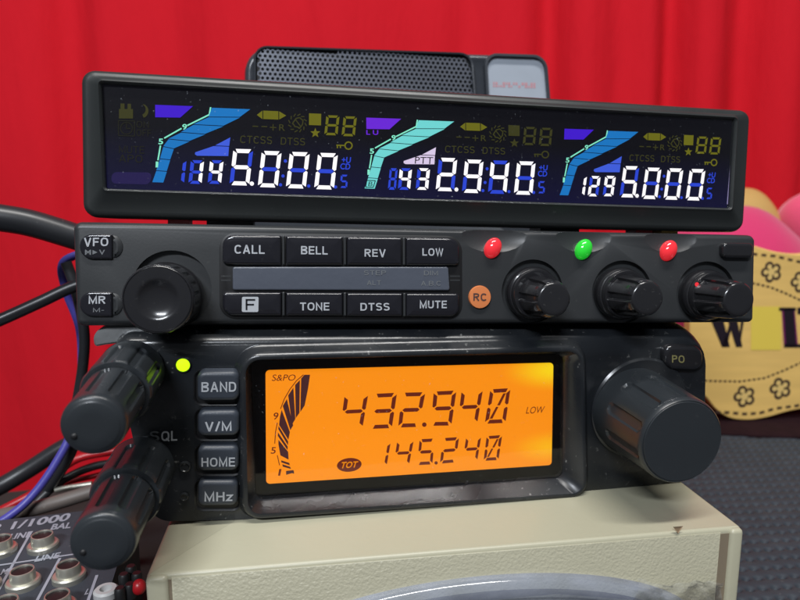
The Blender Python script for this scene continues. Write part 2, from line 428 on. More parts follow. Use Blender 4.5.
def label_on(fr, parent, s, xl, yl, xr, yr, h, off, m, bold=.015, name='lettering', slant=0):
    b = MB(); addstroke(b, tq(fr, xl, yl, xr, yr, h, off), s, (.165 if bold > .017 else .13)); return b.build(name, m, parent, smooth=False)

SEG = {'0': 'abcdef', '1': 'bc', '2': 'abged', '3': 'abgcd', '4': 'fgbc', '5': 'afgcd', '6': 'afgedc', '7': 'abc', '8': 'abcdefg', '9': 'abcdfg', ' ': ''}
def seg7(q, segs, tu=.2, tv=.12, gap=.02):
    """polygons of seven-segment cells mapped on quad q (BL, BR, TR, TL)"""
    P = {}
    g = gap; t = tu; s = tv
    P['a'] = [(g+.10, 1), (1-g-.10, 1), (1-t-g, 1-s), (t+g, 1-s)]
    P['d'] = [(g+.10, 0), (t+g, s), (1-t-g, s), (1-g-.10, 0)]
    P['g'] = [(t*.45+g, .5), (t+g, .5+s/2), (1-t-g, .5+s/2), (1-t*.45-g, .5), (1-t-g, .5-s/2), (t+g, .5-s/2)]
    P['f'] = [(0, .95), (t, 1-s-g), (t, .5+s/2+g), (t*.4, .5+g), (0, .5+g+s*.3)]
    P['e'] = [(0, .05), (0, .5-g-s*.3), (t*.4, .5-g), (t, .5-s/2-g), (t, s+g)]
    P['b'] = [(1-x, y) for x, y in P['f']]; P['c'] = [(1-x, y) for x, y in P['e']]
    P['/'] = [(t+.02, s+.03), (t+.16, s+.03), (.54, .48), (.42, .48)]
    P['\\'] = [(.46, .52), (.60, .52), (1-t-.02, 1-s-.03), (1-t-.15, 1-s-.03)]
    return [[bil(q, u, v) for u, v in P[c]] for c in segs]
def disc(fr, px, py, r, off, n=20, ry=None):
    c = fr.P(px, py, off); k = fr.k(c); ry = ry or r
    return [c+Vector((math.cos(2*math.pi*i/n)*r*k, 0, math.sin(2*math.pi*i/n)*ry*k)) for i in range(n)]
def strip(pts, w, off):        # thin drawn line through local points
    out = []
    for a, b in zip(pts[:-1], pts[1:]):
        d = (b-a); d.normalize(); nrm = Vector((-d.z, 0, d.x))*w/2
        out.append([a+nrm-d*w*.2, b+nrm+d*w*.2, b-nrm+d*w*.2, a-nrm-d*w*.2])
    return out
def boolcut(o, cutters):
    dg = bpy.context.evaluated_depsgraph_get()
    for c in cutters:
        md = o.modifiers.new('b', 'BOOLEAN'); md.object = c; md.operation = 'DIFFERENCE'; md.solver = 'EXACT'
    dg.update(); me = bpy.data.meshes.new_from_object(o.evaluated_get(dg)); o.modifiers.clear(); old = o.data
    o.data = me; bpy.data.meshes.remove(old)
    for c in cutters: bpy.data.objects.remove(c)
    me.polygons.foreach_set('use_smooth', [True]*len(me.polygons)); me.set_sharp_from_angle(angle=rad(32))

def tube(name, pts, r, m, parent=None, n=14, res=8, rfun=None):
    """smooth round cable through world points"""
    P = [Vector(p) for p in pts]; P = [P[0]*2-P[1]]+P+[P[-1]*2-P[-2]]; c = []
    for i in range(1, len(P)-2):
        for j in range(res):
            t = j/res; a, b, d, e = P[i-1:i+3]
            c.append(.5*((2*b)+(d-a)*t+(2*a-5*b+4*d-e)*t*t+(3*b-a-3*d+e)*t**3))
    c.append(P[-2]); rings = []; up = Vector((0, 0, 1)); prev = None
    for i, p in enumerate(c):
        d = (c[min(i+1, len(c)-1)]-c[max(i-1, 0)]).normalized()
        x = d.cross(up) if prev is None else prev-d*prev.dot(d)
        if x.length < 1e-5: x = d.cross(Vector((1, 0, 0)))
        x.normalize(); prev = x; y = d.cross(x); rr = r*(rfun(i/len(c)) if rfun else 1)
        rings.append([p+x*math.cos(2*math.pi*k/n)*rr+y*math.sin(2*math.pi*k/n)*rr for k in range(n)])
    b = MB(); b.loft(rings, True, True); return b.build(name, m, parent, sharp=60)

# ================================================================== 1 display unit (top)
fs = 1.0
def scaled(x, y, z): v = CAM+(Vector((x, y, z))-CAM)*fs; return v
fd = Frame(9.85, -5.17, 1.81, scaled(1.013, 14.316, 11.819), 1.4)
disp = empty('display_unit', 'wide black display unit with three lit blue band readouts, on top of the stack', 'radio display', fd.m)
outer = quad(fd, [(77, 65.5), (757, 108), (749.5, 232), (79, 216.5)])
o0 = rq(outer, .28, 6)
win = [(98, 80), (738, 117.5), (732.5, 210), (102.5, 190.5)]
w0 = rq(quad(fd, win), .09, 6)
b = MB()
rings = [inset(o0, .12, 2.0), inset(o0, .06, 1.9), atY(o0, .34)]
for t in (25, 50, 75, 90): rings.append(inset(o0, .13*(1-math.cos(rad(t))), .34-.2*math.sin(rad(t))))
# front rim rises very slightly toward the window
rings += [inset(w0, -.07, .06), inset(w0, -.03, .02), w0, inset(w0, .025, .03), inset(w0, .045, .06), inset(w0, .05, .2)]
b.loft(rings, True, True); b.build('housing', M['housing'], disp, sharp=40)
lo = .13
b = MB(); b.poly(atY(inset(w0, .055), lo)); lcd = b.build('lcd_panel', M['lcddark'], disp, smooth=False)
pane = MB(); pr = inset(w0, .052); pane.loft([atY(pr, .085), atY(pr, .06)], True, True)
pane.build('display_window', M['pane'], disp)
# masked inner panel edge lines seen at both ends
b = MB()
for seg in strip([fd.P(733.5, 128, lo-.01), fd.P(727.5, 204, lo-.01)], .03, 0): b.poly(seg)
b.build('light_guide_edge', emat('pale lavender light guide edge', (175, 165, 215), .8), disp, smooth=False)
b = MB(); vv = rq(quad(fd, [(112, 172), (152, 172.5), (150, 184.5), (111, 183.5)], lo-.004), .1); b.poly(vv)
b.build('backlight_strip', M['dviolet'], lcd, smooth=False)

anchor1 = [(152.3, 182.5), (250, 109), (335, 189), (356.5, 116)]
anchors = [anchor1, [(364.7, 189), (453.3, 120.7), (533, 194), (552.5, 128)], [(558.8, 195.4), (639, 131.6), (702.5, 200), (720, 137)]]
def affine(k):
    A = [fd.P(*p, lo) for p in anchor1]; B = [fd.P(*p, lo) for p in anchors[k]]
    X = np.array([[a.x, a.z, 1] for a in A]); Y = np.array([[q.x, q.z] for q in B])
    T = np.linalg.lstsq(X, Y, rcond=None)[0]
    return lambda p: Vector((T[0, 0]*p.x+T[1, 0]*p.z+T[2, 0], p.y, T[0, 1]*p.x+T[1, 1]*p.z+T[2, 1]))
spec = [dict(small=[('1', ''), ('8', 'bc'), ('8', 'fgbc')], big='5000', bar='dbar', purple='dpurple', wedge='dwedge', side='left band', ol='dolive'),
        dict(small=[('8', ''), ('8', 'fgbc'), ('8', 'abgcd')], big='2940', bar='dbarm', purple='dpurpl2', wedge='dwedgew', side='middle band', ol='dolived'),
        dict(small=[('1', 'bc'), ('8', 'abged'), ('8', 'abcdfg')], big='5000', bar='dbar', purple='dpurple', wedge='dwedge', side='right band', ol='dolive')]
for k in range(3):
    T = affine(k); sp = spec[k]; la, lb = lo-.008, lo-.014
    def Q(x, y, off=la): return T(fd.P(x, y, off))
    def cell(xl, yl, w, h, s, off=la): return [Q(xl, yl, off), Q(xl+w, yl+w*.03, off), Q(xl+w+s, yl-h+w*.03, off), Q(xl+s, yl-h, off)]
    lit, gh = MB(), MB()
    xs = [(177.5, 8.5), (188.3, 13.2), (207.6, 13.4)]
    for (x, w), (base, on) in zip(xs, sp['small']):
        if base == '1':
            q = cell(x-6, 183.2, 12.5, 23.5, 2.6); segs = 'bc'
        else:
            q = cell(x, 183.6, w, 23.5, 2.6); segs = 'abcdefg'
        for c in segs:
            (lit if c in on else gh).v; tgt = lit if c in on else gh
            for p in seg7(q, c, .27, .125, .02): tgt.poly(p)
    bx = [(229.3, 185), (257.7, 187), (285.8, 188), (314, 189)]
    for (x, y), ch in zip(bx, sp['big']):
        q = cell(x, y, 19.8, 36.2, 4.2)
        for c in 'abcdefg':
            tgt = lit if c in SEG[ch] else gh
            for p in seg7(q, c, .20, .108, .012): tgt.poly(p)
    def dotp(x, y, r): 
        c = Q(x, y); return [c+Vector((math.cos(a)*r, 0, math.sin(a)*r)) for a in [i*math.pi/5 for i in range(10)]]
    lit.poly(dotp(251.8, 183.6, .045))
    for x, y in ((280.5, 184.8), (308.7, 186), (335.5, 187), (285.4, 161), (283, 176)): gh.poly(dotp(x, y, .035))
    tiny = [('+U', 341.5, 162.8, 350.5, 163.2, 6), ('CD', 340, 169.3, 350, 169.8, 6.2)]
    for s, xl, yl, xr, yr, h in tiny:
        addtext(gh, [Q(xl, yl), Q(xr, yr), Q(xr+.6, yr-h), Q(xl+.6, yl-h)], s, .02)
    for c in SEG['5']:
        for p in seg7(cell(339.6, 187.8, 7.4, 13.2, 1.4), c, .25, .14): gh.poly(p)
    lit.build('frequency_digits', M['dwhite'], lcd, smooth=False)
    gh.build('unlit_segments', M['dblue'], lcd, smooth=False)
    # signal meter: bent ladder of bars
    bar = MB()
    L_ = [(212, 107.4), (208.5, 117), (193.5, 124.5), (181, 132.3), (168.5, 139), (163.3, 146.5), (160, 158.8), (156.3, 170.6), (152.3, 182.5)]
    R_ = [(250.3, 108.9), (240, 117.2), (223.5, 126), (205, 134.2), (189.5, 141.2), (173.8, 148.8), (170.2, 159.8), (166.8, 171.4), (163.3, 182.9)]
    for i in range(8):
        e = .35
        l0, l1, r0, r1 = L_[i], L_[i+1], R_[i], R_[i+1]
        bar.poly([Q(l0[0], l0[1]+e), Q(r0[0], r0[1]+e), Q(r1[0], r1[1]-e), Q(l1[0], l1[1]-e)])
    barm = M[sp['bar']]
    bar.build('signal_meter', barm, lcd, smooth=False)
    sc = MB()
    for pl in ([(210.6, 107.5), (209.3, 114.6), (187.5, 125.4)], [(181.3, 128.5), (164.5, 138)], [(160.4, 145.8), (158, 160)]):
        for sgm in strip([Q(*p) for p in pl], .028, 0): sc.poly(sgm)
    for s, x, y in (('9', 182.2, 129.8), ('5', 158.4, 144.4), ('1', 155.6, 167.4)):
        addtext(sc, [Q(x, y), Q(x+(4.6 if s != '1' else 2.4), y), Q(x+(4.8 if s != '1' else 2.8), y-5.8), Q(x+.2, y-5.8)], s, .02)
    sc.build('meter_scale', M['dmint'], lcd, smooth=False)
    pp = MB(); pp.poly([Q(155.2, 104.8), Q(193, 106.2), Q(180.2, 117.6), Q(155.2, 117.2)])
    if k == 1: addtext(pp, [Q(155, 123.5), Q(168, 123.8), Q(168, 118.6), Q(155, 118.4)], 'L U', .02)
    pp.build('violet_wedge', M[sp['purple']], lcd, smooth=False)
    wd = MB(); wd.poly([Q(195.2, 152.3), Q(213.5, 146.1), Q(229, 146.7), Q(228.3, 156), Q(197, 155.7), Q(195, 154.4)])
    wd.poly([Q(215.2, 145.4), Q(230.3, 137.4), Q(229.2, 146)])
    wdo = wd.build('wedge_lamp', M[sp['wedge']], lcd, smooth=False)
    if k == 1:
        t = MB(); addtext(t, [Q(207, 155.2, lb), Q(226.5, 155.7, lb), Q(227.2, 148.2, lb), Q(207.6, 147.8, lb)], 'PTT', 0)
        t.build('lettering', M['dinkb'], lcd, smooth=False)
        t = MB()
        for sgm in strip([Q(154.8, 173.5, lb), Q(164, 173.8, lb), Q(161.6, 181, lb), Q(153.4, 180.8, lb), Q(154.8, 173.5, lb)], .018, 0): t.poly(sgm)
        addtext(t, [Q(156, 179.6, lb), Q(160.6, 179.8, lb), Q(161.6, 175, lb), Q(157, 174.8, lb)], 'B', 0)
        t.build('lettering', M['dinkb'], lcd, smooth=False)
    ic = MB(); io = M[sp['ol']]; idim = MB()
    bullet = M['dolive'] if k < 2 else M['dolive']
    bl = MB(); bl.poly([Q(256.8, 114.9), Q(262.4, 110.6), Q(262.4, 119.2)]); bl.poly([Q(263.2, 110.6), Q(278.4, 111.2), Q(278.4, 119.6), Q(263.2, 119)])
    bl.poly([Q(279.2, 111.3), Q(286.2, 115.6), Q(279.2, 119.5)]); bl.build('icon', bullet, lcd, smooth=False)
    tg = idim
    for a, c in (((252.6, 126.2), (258, 126.4)), ((261.6, 126.5), (267, 126.7)), ((270, 127.3), (276.2, 127.6)), ((273.1, 124.4), (273.1, 130.4))):
        for sgm in strip([Q(*a), Q(*c)], .022, 0): tg.poly(sgm)
    addtext(tg, [Q(279, 130.6), Q(285, 130.9), Q(285.2, 124.4), Q(279.2, 124.2)], 'R', .01)
    addstroke(tg, [Q(240, 143), Q(272, 144.2), Q(272.2, 136.6), Q(240.4, 135.5)], 'CTCSS', .13)
    addstroke(tg, [Q(280.6, 144.6), Q(305, 145.6), Q(305.2, 138.2), Q(281, 137.3)], 'DTSS', .13)
    for i in range(12):
        a = i*math.pi/6; r0, r1 = 7.4, 9.3
        for sgm in strip([Q(297.5+math.cos(a)*r0, 123+math.sin(a)*r0), Q(297.5+math.cos(a+.3)*r1, 123+math.sin(a+.3)*r1)], .022, 0): tg.poly(sgm)
    bellp = [(292.5, 123.5), (296, 118.5), (299.5, 117.6), (303, 120.5), (302.5, 124.5), (299.5, 128.5), (297.6, 127), (294.8, 126.6), (293.8, 124.6), (292.5, 123.5)]
    for sgm in strip([Q(*p) for p in bellp], .026, 0): tg.poly(sgm)
    for sgm in strip([Q(295.5, 119.5), Q(301, 127)], .022, 0): tg.poly(sgm)
    ic.poly([Q(309, 113.3), Q(321.2, 113.8), Q(321, 125.4), Q(309, 125)])
    star = []
    for i in range(10):
        a = math.pi/2+i*math.pi/5; r = 5.2 if i % 2 == 0 else 2.2; star.append(Q(315.3+math.cos(a)*r, 133-math.sin(a)*r))
    ic.poly(star)
    for x, y in ((324.2, 135), (341.5, 136)):
        for c in 'abcdefg':
            for p in seg7(cell(x, y, 13.2, 19.8, 2.2), c, .2, .12): ic.poly(p)
    kc = [Q(348.5+math.cos(a)*3.6, 145.6+math.sin(a)*3.6) for a in [i*math.pi/6 for i in range(13)]]
    for sgm in strip(kc, .03, 0): ic.poly(sgm)
    for a, c in (((345, 145.5), (336.6, 145.2)), ((337.4, 145), (337.4, 148)), ((340.4, 145.2), (340.4, 147.8))):
        for sgm in strip([Q(*a), Q(*c)], .028, 0): ic.poly(sgm)
    ic.build('icon', io, lcd, smooth=False); idim.build('icon', M['dolived'] if k == 0 else M['dolived'], lcd, smooth=False)
# dim status icons at the far left
ic = MB(); q = lambda x, y: fd.P(x, y, lo-.008)
for r in (rect(119, 109, 133, 118.5), rect(120.5, 103.5, 124.5, 109), rect(127.5, 103.8, 131, 109)): ic.poly([q(*p) for p in r])
cres = [q(145.2+math.cos(a)*4.2-3, 111+math.sin(a)*7) for a in [(-70+i*20)*math.pi/180 for i in range(8)]]
ic.poly([q(142+math.cos(a)*6.5, 111+math.sin(a)*7) for a in [(-75+i*15)*math.pi/180 for i in range(11)]]+[q(140.5+math.cos(a)*5.2, 109.5+math.sin(a)*5.4) for a in [(70-i*15)*math.pi/180 for i in range(10)]])
ic.build('icon', M['dolived'], lcd, smooth=False)
ic = MB()
for sgm in strip([q(x, y) for x, y in ((118.5, 120.5), (134.5, 121), (134.5, 136), (118.5, 135.5), (118.5, 120.5))], .02, 0): ic.poly(sgm)
for sgm in strip([q(126.5+math.cos(i*math.pi/8)*6, 128.3+math.sin(i*math.pi/8)*6) for i in range(17)], .02, 0): ic.poly(sgm)
for sgm in strip([q(126.5, 123.5), q(126.5, 128.5), q(130, 128.5)], .02, 0): ic.poly(sgm)
addstroke(ic, [q(136.5, 127.5), q(149, 128), q(149, 121.5), q(136.5, 121)], 'ON', .13)
addstroke(ic, [q(136.5, 136), q(151.5, 136.5), q(151.5, 129.8), q(136.5, 129.3)], 'OFF', .13)
addstroke(ic, [q(119, 153), q(144.5, 153.8), q(144.5, 146.3), q(119, 145.5)], 'MUTE', .13)
addstroke(ic, [q(119, 162), q(142.5, 162.8), q(142.5, 155.3), q(119, 154.5)], 'APO', .13)
ic.build('icon', M['dfaint'], lcd, smooth=False)
# small rubber feet under the housing
for px, py, m_ in ((180, 217.5, 'red'), (640, 229.5, 'red'), (665, 230.5, 'tan')):
    c = fd.P(px, py, .9); b = MB(); b.box((c.x-.22, .7, c.z-.16), (c.x+.22, 1.2, c.z+.1)); b.build('foot', M[m_], disp)
for px, py in ((230, 218), (560, 227)):
    c = fd.P(px, py, .9); b = MB(); b.box((c.x-.5, .9, c.z-.19), (c.x+.5, 1.6, c.z+.1)); b.build('foot', M['pit'], disp)

# ================================================================== 2 control panel (middle)
fm = Frame(9.03, -4.89, 1.56, scaled(.943, 13.756, 9.259), 1.0)
mid = empty('control_panel', 'slim black radio control panel with CALL and BELL buttons, middle of the stack', 'radio control panel', fm.m)
o0 = rq(quad(fm, [(71.5, 221.5), (757, 235), (755, 322.8), (75.5, 326.5)]), [.16, .16, .12, .14], 6)
b = MB(); rings = [inset(o0, .15, 3.0), inset(o0, .1, 2.9), atY(o0, .16)]
for t in (25, 50, 75, 90): rings.append(inset(o0, .12*(1-math.cos(rad(t))), .16-.16*math.sin(rad(t))))
b.loft(rings, True, True); hous = b.build('housing', M['panel'], mid)
cut = []
for cx, cy, rx, rz in ((494, 240, 34, 21), (584, 240, 30, 21), (671, 241, 29, 20)):
    c = fm.P(cx, cy); kk = fm.k(c); bb = MB(); bb.ellipsoid((c.x, -.42, c.z+.12), (rx*kk*1.55, .56, rz*kk*1.3), 48, 24)
    cut.append(bb.build('cut', M['pit'], mid))
for cx, cy, r in ((172, 289, 38.5), (532.5, 291.5, 32), (622, 292.5, 32), (706, 293.5, 32)):
    c = fm.P(cx, cy); kk = fm.k(c); bb = MB(); bb.loft(lathe((c.x, c.z), [(r*kk, .14), (r*kk, -.5)], 64), True, True); cut.append(bb.build('cut', M['pit'], mid))
bpy.context.view_layer.update()
boolcut(hous, cut)
# keypad
cl = rq(quad(fm, [(219.5, 232.6), (461.5, 236.2), (462, 319), (219.8, 318.6)]), .33, 8)
b = MB(); b.loft([atY(cl, .02), atY(cl, -.02), inset(cl, .02, -.03)], False, True); b.build('keypad_bezel', M['pit'], mid)
keys = [('CALL', 222.3, 234.8, 281.3, 235.6, 264.8, [.22, .02, .02, .1], (234.5, 253.6, 264.7, 253.9, 8.7)),
        ('BELL', 285.8, 235.7, 342.8, 236.6, 264.9, .02, (301, 254.2, 327.7, 254.6, 8.2)),
        ('REV', 347, 236.8, 402, 237.5, 265, .02, (364.6, 256.6, 385.6, 256.9, 7.6)),
        ('LOW', 406.2, 237.6, 459.5, 238.4, 265.4, [.02, .22, .1, .02], (422.4, 255.6, 443.2, 255.9, 7.4)),
        ('F', 222.3, 292, 281.3, 292.3, 315.6, [.08, .02, .02, .22], None),
        ('TONE', 285.8, 292.5, 342.8, 292.8, 315.8, .02, (300, 310.4, 329.4, 310.4, 7.9)),
        ('DTSS', 347, 293, 402.6, 293.2, 316.3, .02, (360.4, 310.6, 389.6, 310.5, 7.6)),
        ('MUTE', 406.4, 293.4, 459.6, 293.5, 316.8, [.02, .08, .22, .02], (419.8, 308.3, 446.8, 308.2, 7.6))]
for s, x0, y0, x1, y1, yb, r, t in keys:
    ko = button(fm, 'button', M['gbutton'], mid, [(x0, y0), (x1, y1), (x1, yb+.3), (x0, yb)], r, .0, .13, .06, .018)
    if t: label_on(fm, ko, s, t[0], t[1], t[2], t[3], t[4], -.151, M['print'], .022)
    else:
        bq = MB(); bq.poly(rq(quad(fm, [(242, 296.8), (258.6, 296.8), (258.3, 312), (241.8, 312)], -.150), .03)); bq.build('lettering', M['print'], ko, smooth=False)
        bb = MB(); pts = lambda L: [fm.P(x, y, -.156) for x, y in L]
        for r_ in (rect(245.6, 299, 247.4, 310), rect(245.6, 299, 255.2, 300.6), rect(245.6, 303.8, 254, 305.4)): bb.poly(pts(r_))
        bb.build('lettering', M['gbutton'], ko, smooth=False)
for xm, ya, yb_ in ((283.5, 235.5, 265), (345, 236.5, 265), (404.2, 237.5, 265.2), (283.5, 292, 315.8), (345, 292.6, 316), (404.6, 293.2, 316.6)):
    button(fm, 'divider', M['panel'], mid, [(xm-1.3, ya), (xm+1.3, ya), (xm+1.3, yb_), (xm-1.3, yb_)], .01, .0, .115, .02)
so = button(fm, 'label_strip', M['strip'], mid, [(232.5, 266.8), (448.5, 266.8), (450, 290.6), (232.5, 290.2)], .05, .0, .10, .03)
for s, x0, y0, x1, h in (('STEP', 364, 275, 386, 4.6), ('ALT', 367, 285, 381, 4.6), ('DIM', 424, 275.3, 438, 4.6), ('A.B.C', 421, 285.6, 441, 4.6)):
    label_on(fm, so, s, x0, y0, x1, y0, h, -.107, M['printd'], .0)
for px, x0 in ((221, 219), (450, 448)):
    b = MB(); c = [(px, 275.5), (px+10, 275.5), (px+10, 277), (px, 277)]
    for dy in (0, 4): b.poly([fm.P(x, y+dy, -.034) for x, y in c])
    b.build('seam', M['panel'], mid, smooth=False)
# memory buttons
for s, s2, yt, yb in (('VFO', 'M▸V', 233.8, 259.2), ('MR', 'M', 291.6, 316.6)):
    ko = button(fm, 'button', M['gbutton'], mid, [(79, yt), (112, yt+.6), (112, yb), (79.5, yb)], [.28, .03, .03, .28], .0, .07, .04)
    if s == 'VFO':
        label_on(fm, ko, 'VFO', 84, yt+12.4, 108.3, yt+12.2, 8.4, -.077, M['print'], .03)
        b = MB(); addtext(b, tq(fm, 85, yt+21, 91, yt+21, 5, -.077), 'M', .02); addtext(b, tq(fm, 99, yt+21, 105, yt+21, 5, -.077), 'V', .02)
        b.poly([fm.P(92.5, yt+16.2, -.077), fm.P(97.5, yt+18.5, -.077), fm.P(92.5, yt+20.8, -.077)]); b.build('lettering', M['printd'], ko, smooth=False)
    else:
        label_on(fm, ko, 'MR', 88.6, yt+12.2, 105.5, yt+12, 7.6, -.077, M['print'], .03)
        label_on(fm, ko, 'M-', 93, yt+20.5, 104, yt+20.5, 4.2, -.077, M['printd'], .0)
    c = fm.P(112, (yt+yb)/2); kk = fm.k(c); bb = MB(); bb.ellipsoid((c.x, 0, c.z), (10*kk, .10, 11.5*kk), 32, 16)
    b2 = MB(); 
    ring = [Vector((c.x+.025+abs(math.cos(a))*9*kk, 0, c.z+math.sin(a)*11*kk)) for a in [(-90+i*15)*math.pi/180 for i in range(13)]]
    b2.loft([atY(ring, .0), atY(ring, -.02), inset(ring, .06, -.055), inset(ring, .1, -.06)]); b2.build('button_shoulder', M['panel'], mid)
ko = button(fm, 'button', M['gknob'], mid, [(723.5, 242.4), (754.5, 243), (753.8, 258.4), (723.5, 258)], .11, .0, .16, .07)
# tuning knob (left)
c0 = fm.P(171, 289); kk = fm.k(c0)
fc = fm.P(157.8, 299.6, -.95); cc = (fc.x, fc.z); kf = fm.k(fc)
def ribs(n, dep, wid, ya, yb):
    def f(a, y, r):
        if not (yb <= y <= ya): return 1
        t = (a*n/(2*math.pi)) % 1; t = abs(t-.5)*2
        e = min(1, (ya-y)/.12, (y-yb)/.06) if ya > yb else 1
        return 1-(dep/r)*max(0, min(1, (wid-t)/.08))*max(0, e)
    return f
tun = empty('dummy', None, None); bpy.data.objects.remove(tun)
ring_r = 36*kf
b = MB(); pro = [(ring_r*1.0, .14), (ring_r*1.02, -.02), (ring_r*1.02, -.12), (ring_r*.985, -.16), (ring_r*.985, -.28)]
ys = [-.30-.03*i for i in range(20)]
pro += [(ring_r*.985-.0*i, y) for i, y in enumerate(ys)] + [(ring_r*.97, -.90), (ring_r*.945, -.94), (ring_r*.92, -.95), (ring_r*.905, -.935), (ring_r*.89, -.95), (ring_r*.62, -.955), (ring_r*.54, -.952), (ring_r*.50, -.93), (ring_r*.3, -.895), (ring_r*.1, -.885), (.001, -.884)]
b.loft(lathe(cc, pro, 144, ribs(20, .035, .35, -.28, -.88))); tk = b.build('tuning_knob', M['gknob'], mid, sharp=40)
# three volume/squelch knobs (right)
for (bx_, by_, fx, fy, rbase) in ((531.5, 291, 554.5, 299.5, 30), (621.5, 292.5, 648, 298.5, 30), (706, 293.5, 739.5, 300, 31)):
    f0 = fm.P(fx, fy, -1.25); kf = fm.k(f0); cc = (f0.x, f0.z)
    cb = fm.P(bx_, by_); cbl = ((cb.x+f0.x)/2, (cb.z+f0.z)/2)
    b = MB(); rr = 28.5*kk
    b.loft(lathe(cbl, [(rr, .14), (rr*1.02, 0), (rr*1.02, -.10), (rr*.97, -.17), (rr*.93, -.18), (rr*.93, -.30), (rr*.90, -.34), (rr*.8, -.34), (rr*.6, -.3)], 72))
    sk = b.build('outer_knob', M['gknob'], mid, sharp=40)
    mk_ = MB(); ang = rad(150); mp = Vector((cbl[0]+math.cos(ang)*rr*.88, -.345, cbl[1]+math.sin(ang)*rr*.88))
    mk_.loft([[mp+Vector((math.cos(a)*.05, 0, math.sin(a)*.05)) for a in [i*math.pi/5 for i in range(10)]], [mp+Vector((math.cos(a)*.05, -.01, math.sin(a)*.05)) for a in [i*math.pi/5 for i in range(10)]]])
    if fx > 700: mk_.build('index_mark', M['redled'], sk)
    b = MB(); r0 = 20.5*kf
    pro = [(r0*1.08, -.25)]+[(r0*(1.07-.11*i/16), -.30-.048*i) for i in range(16)]+[(r0*.93, -1.10), (r0*.88, -1.17), (r0*.82, -1.215), (r0*.76, -1.235), (r0*.72, -1.24), (r0*.5, -1.242), (.001, -1.242)]
    b.loft(lathe(cc, pro, 144, ribs(7, .06, .42, -.26, -1.2))); kb = b.build('volume_knob', M['gknob'], mid, sharp=30)
# indicator lamps
for px, py, m_ in ((493.4, 248, 'redled'), (584.3, 249.4, 'green'), (669.4, 250.6, 'redled')):
    c = fm.P(px, py, -.05); kk = fm.k(c); b = MB()
    Rm = Matrix.Rotation(rad(28), 3, 'Y')@Matrix.Rotation(rad(14), 3, 'Z')
    b.ellipsoid((c.x, .0, c.z), (8.6*kk, .17, 11.0*kk), 24, 16, Rm); b.build('indicator_lamp', M[m_], mid, sharp=80)
ko = None
c = fm.P(479.4, 297); kk = fm.k(c); b = MB(); b.loft(lathe((c.x, c.z), [(11.6*kk, .03), (11.4*kk, -.03), (10.9*kk, -.06), (8*kk, -.065), (.001, -.066)], 40))
ko = b.build('round_button', M['orangeb'], mid); label_on(fm, ko, 'RC', 473.4, 300.6, 486.6, 300.8, 7.4, -.073, M['rcink'], .02)
c = fm.P(556, 316.5)

# ================================================================== 3 transceiver (bottom)
rc_ = CAM+(Vector((.338, 13.95, 5.93))-CAM)*.972
fr = Frame(9.9, 1.0, 1.0, rc_, 2.0)
rt = empty('transceiver', 'black transceiver with glowing amber frequency display and big tuning knob, bottom of the stack', 'radio', fr.m)
rpx = [(106, 331), (712.5, 326.5), (707, 482), (150, 527)]
o0 = rq(quad(fr, rpx), [.45, .75, .5, .45], 8)
frame_px = [(240, 352), (581, 343.5), (584, 493), (243, 515.5)]
win_px = [(250.5, 360), (563, 354), (563, 477.5), (256, 500)]
b = MB(); rings = [inset(o0, .35, 12.5), inset(o0, .3, 1.6), inset(o0, .04, 1.3), atY(o0, 1.0)]
of = rq(quad(fr, [(111, 346.5), (707, 341), (705, 479.5), (152, 524)]), [.35, .7, .5, .42], 8)
for i in range(1, 9):          # long rounded shoulder along the top of the face
    t = i/8*math.pi/2; rings.append([p.lerp(q, 1-math.cos(t)) for p, q in zip(atY(o0, 1.0-.95*math.sin(t)), atY(of, 1.0-.95*math.sin(t)))])
fo = rq(quad(fr, frame_px), .42, 8); fi = rq(quad(fr, win_px, .22), .2, 8)
rings += [inset(fo, -.14, .045), inset(fo, -.12, .03), inset(fo, -.09, .0), inset(fo, -.02, -.14), inset(fo, .02, -.20), inset(fo, .07, -.225), inset(fo, .12, -.21)]
rings += [atY(inset(fi, -.03), .16), fi, inset(fi, .01, .36)]
b.loft(rings, True, True); b.build('housing', M['body'], rt, sharp=45)
b = MB(); b.poly(atY(inset(fi, .02), .34)); mask = b.build('lcd_mask', M['black'], rt, smooth=False)
lp = rq(quad(fr, [(265.5, 370.3), (553.4, 362.8), (551.6, 465), (266.2, 484)], .32), .09, 8)
b = MB(); b.loft([atY(lp, .335), lp]); lcd2 = b.build('lcd_panel', M['amber'], rt, smooth=False)
b = MB(); pr = inset(fi, .012); b.loft([atY(pr, .245), atY(pr, .215)], True, True); b.build('display_window', M['pane'], rt)
ly = .312
zq = lambda x, y: fr.P(330+x/3.478, 370+y/3.478, ly)
mb = MB()
def dig(TL, TR, BR, BL, segs, tu, tv):
    q4 = [zq(*BL), zq(*BR), zq(*TR), zq(*TL)]
    for c in segs:
        for p in seg7(q4, c, tu, tv, .03): mb.poly(p)
dig((51, 88), (133, 84), (113, 200), (35, 204), 'fgbc', .17, .11)
dig((152, 83), (233, 79), (215, 202), (139, 205), 'abgcd', .175, .11)
dig((250, 79), (332, 77), (308, 198), (237, 200), 'abged', .175, .11)
dig((361, 75), (440, 71), (422, 193), (350, 194), 'abcdfg', .175, .11)
dig((458, 72), (532, 68), (512, 185), (443, 188), 'fgbc', .175, .11)
dig((558, 67), (628, 63), (610, 184), (538, 187), 'abcdef/\\', .175, .11)
mb.poly([zq(328+8*math.cos(a), 190+8*math.sin(a)) for a in [i*math.pi/6 for i in range(12)]])
dig((168, 254), (211, 252), (197, 332), (155, 334), 'bc', .22, .12)
dig((234, 248), (291, 245), (275, 329), (220, 332), 'fgbc', .175, .12)
dig((312, 241), (364, 238), (356, 328), (302, 331), 'afgcd', .175, .12)
dig((393, 237), (449, 233), (437, 321), (382, 326), 'abged', .175, .12)
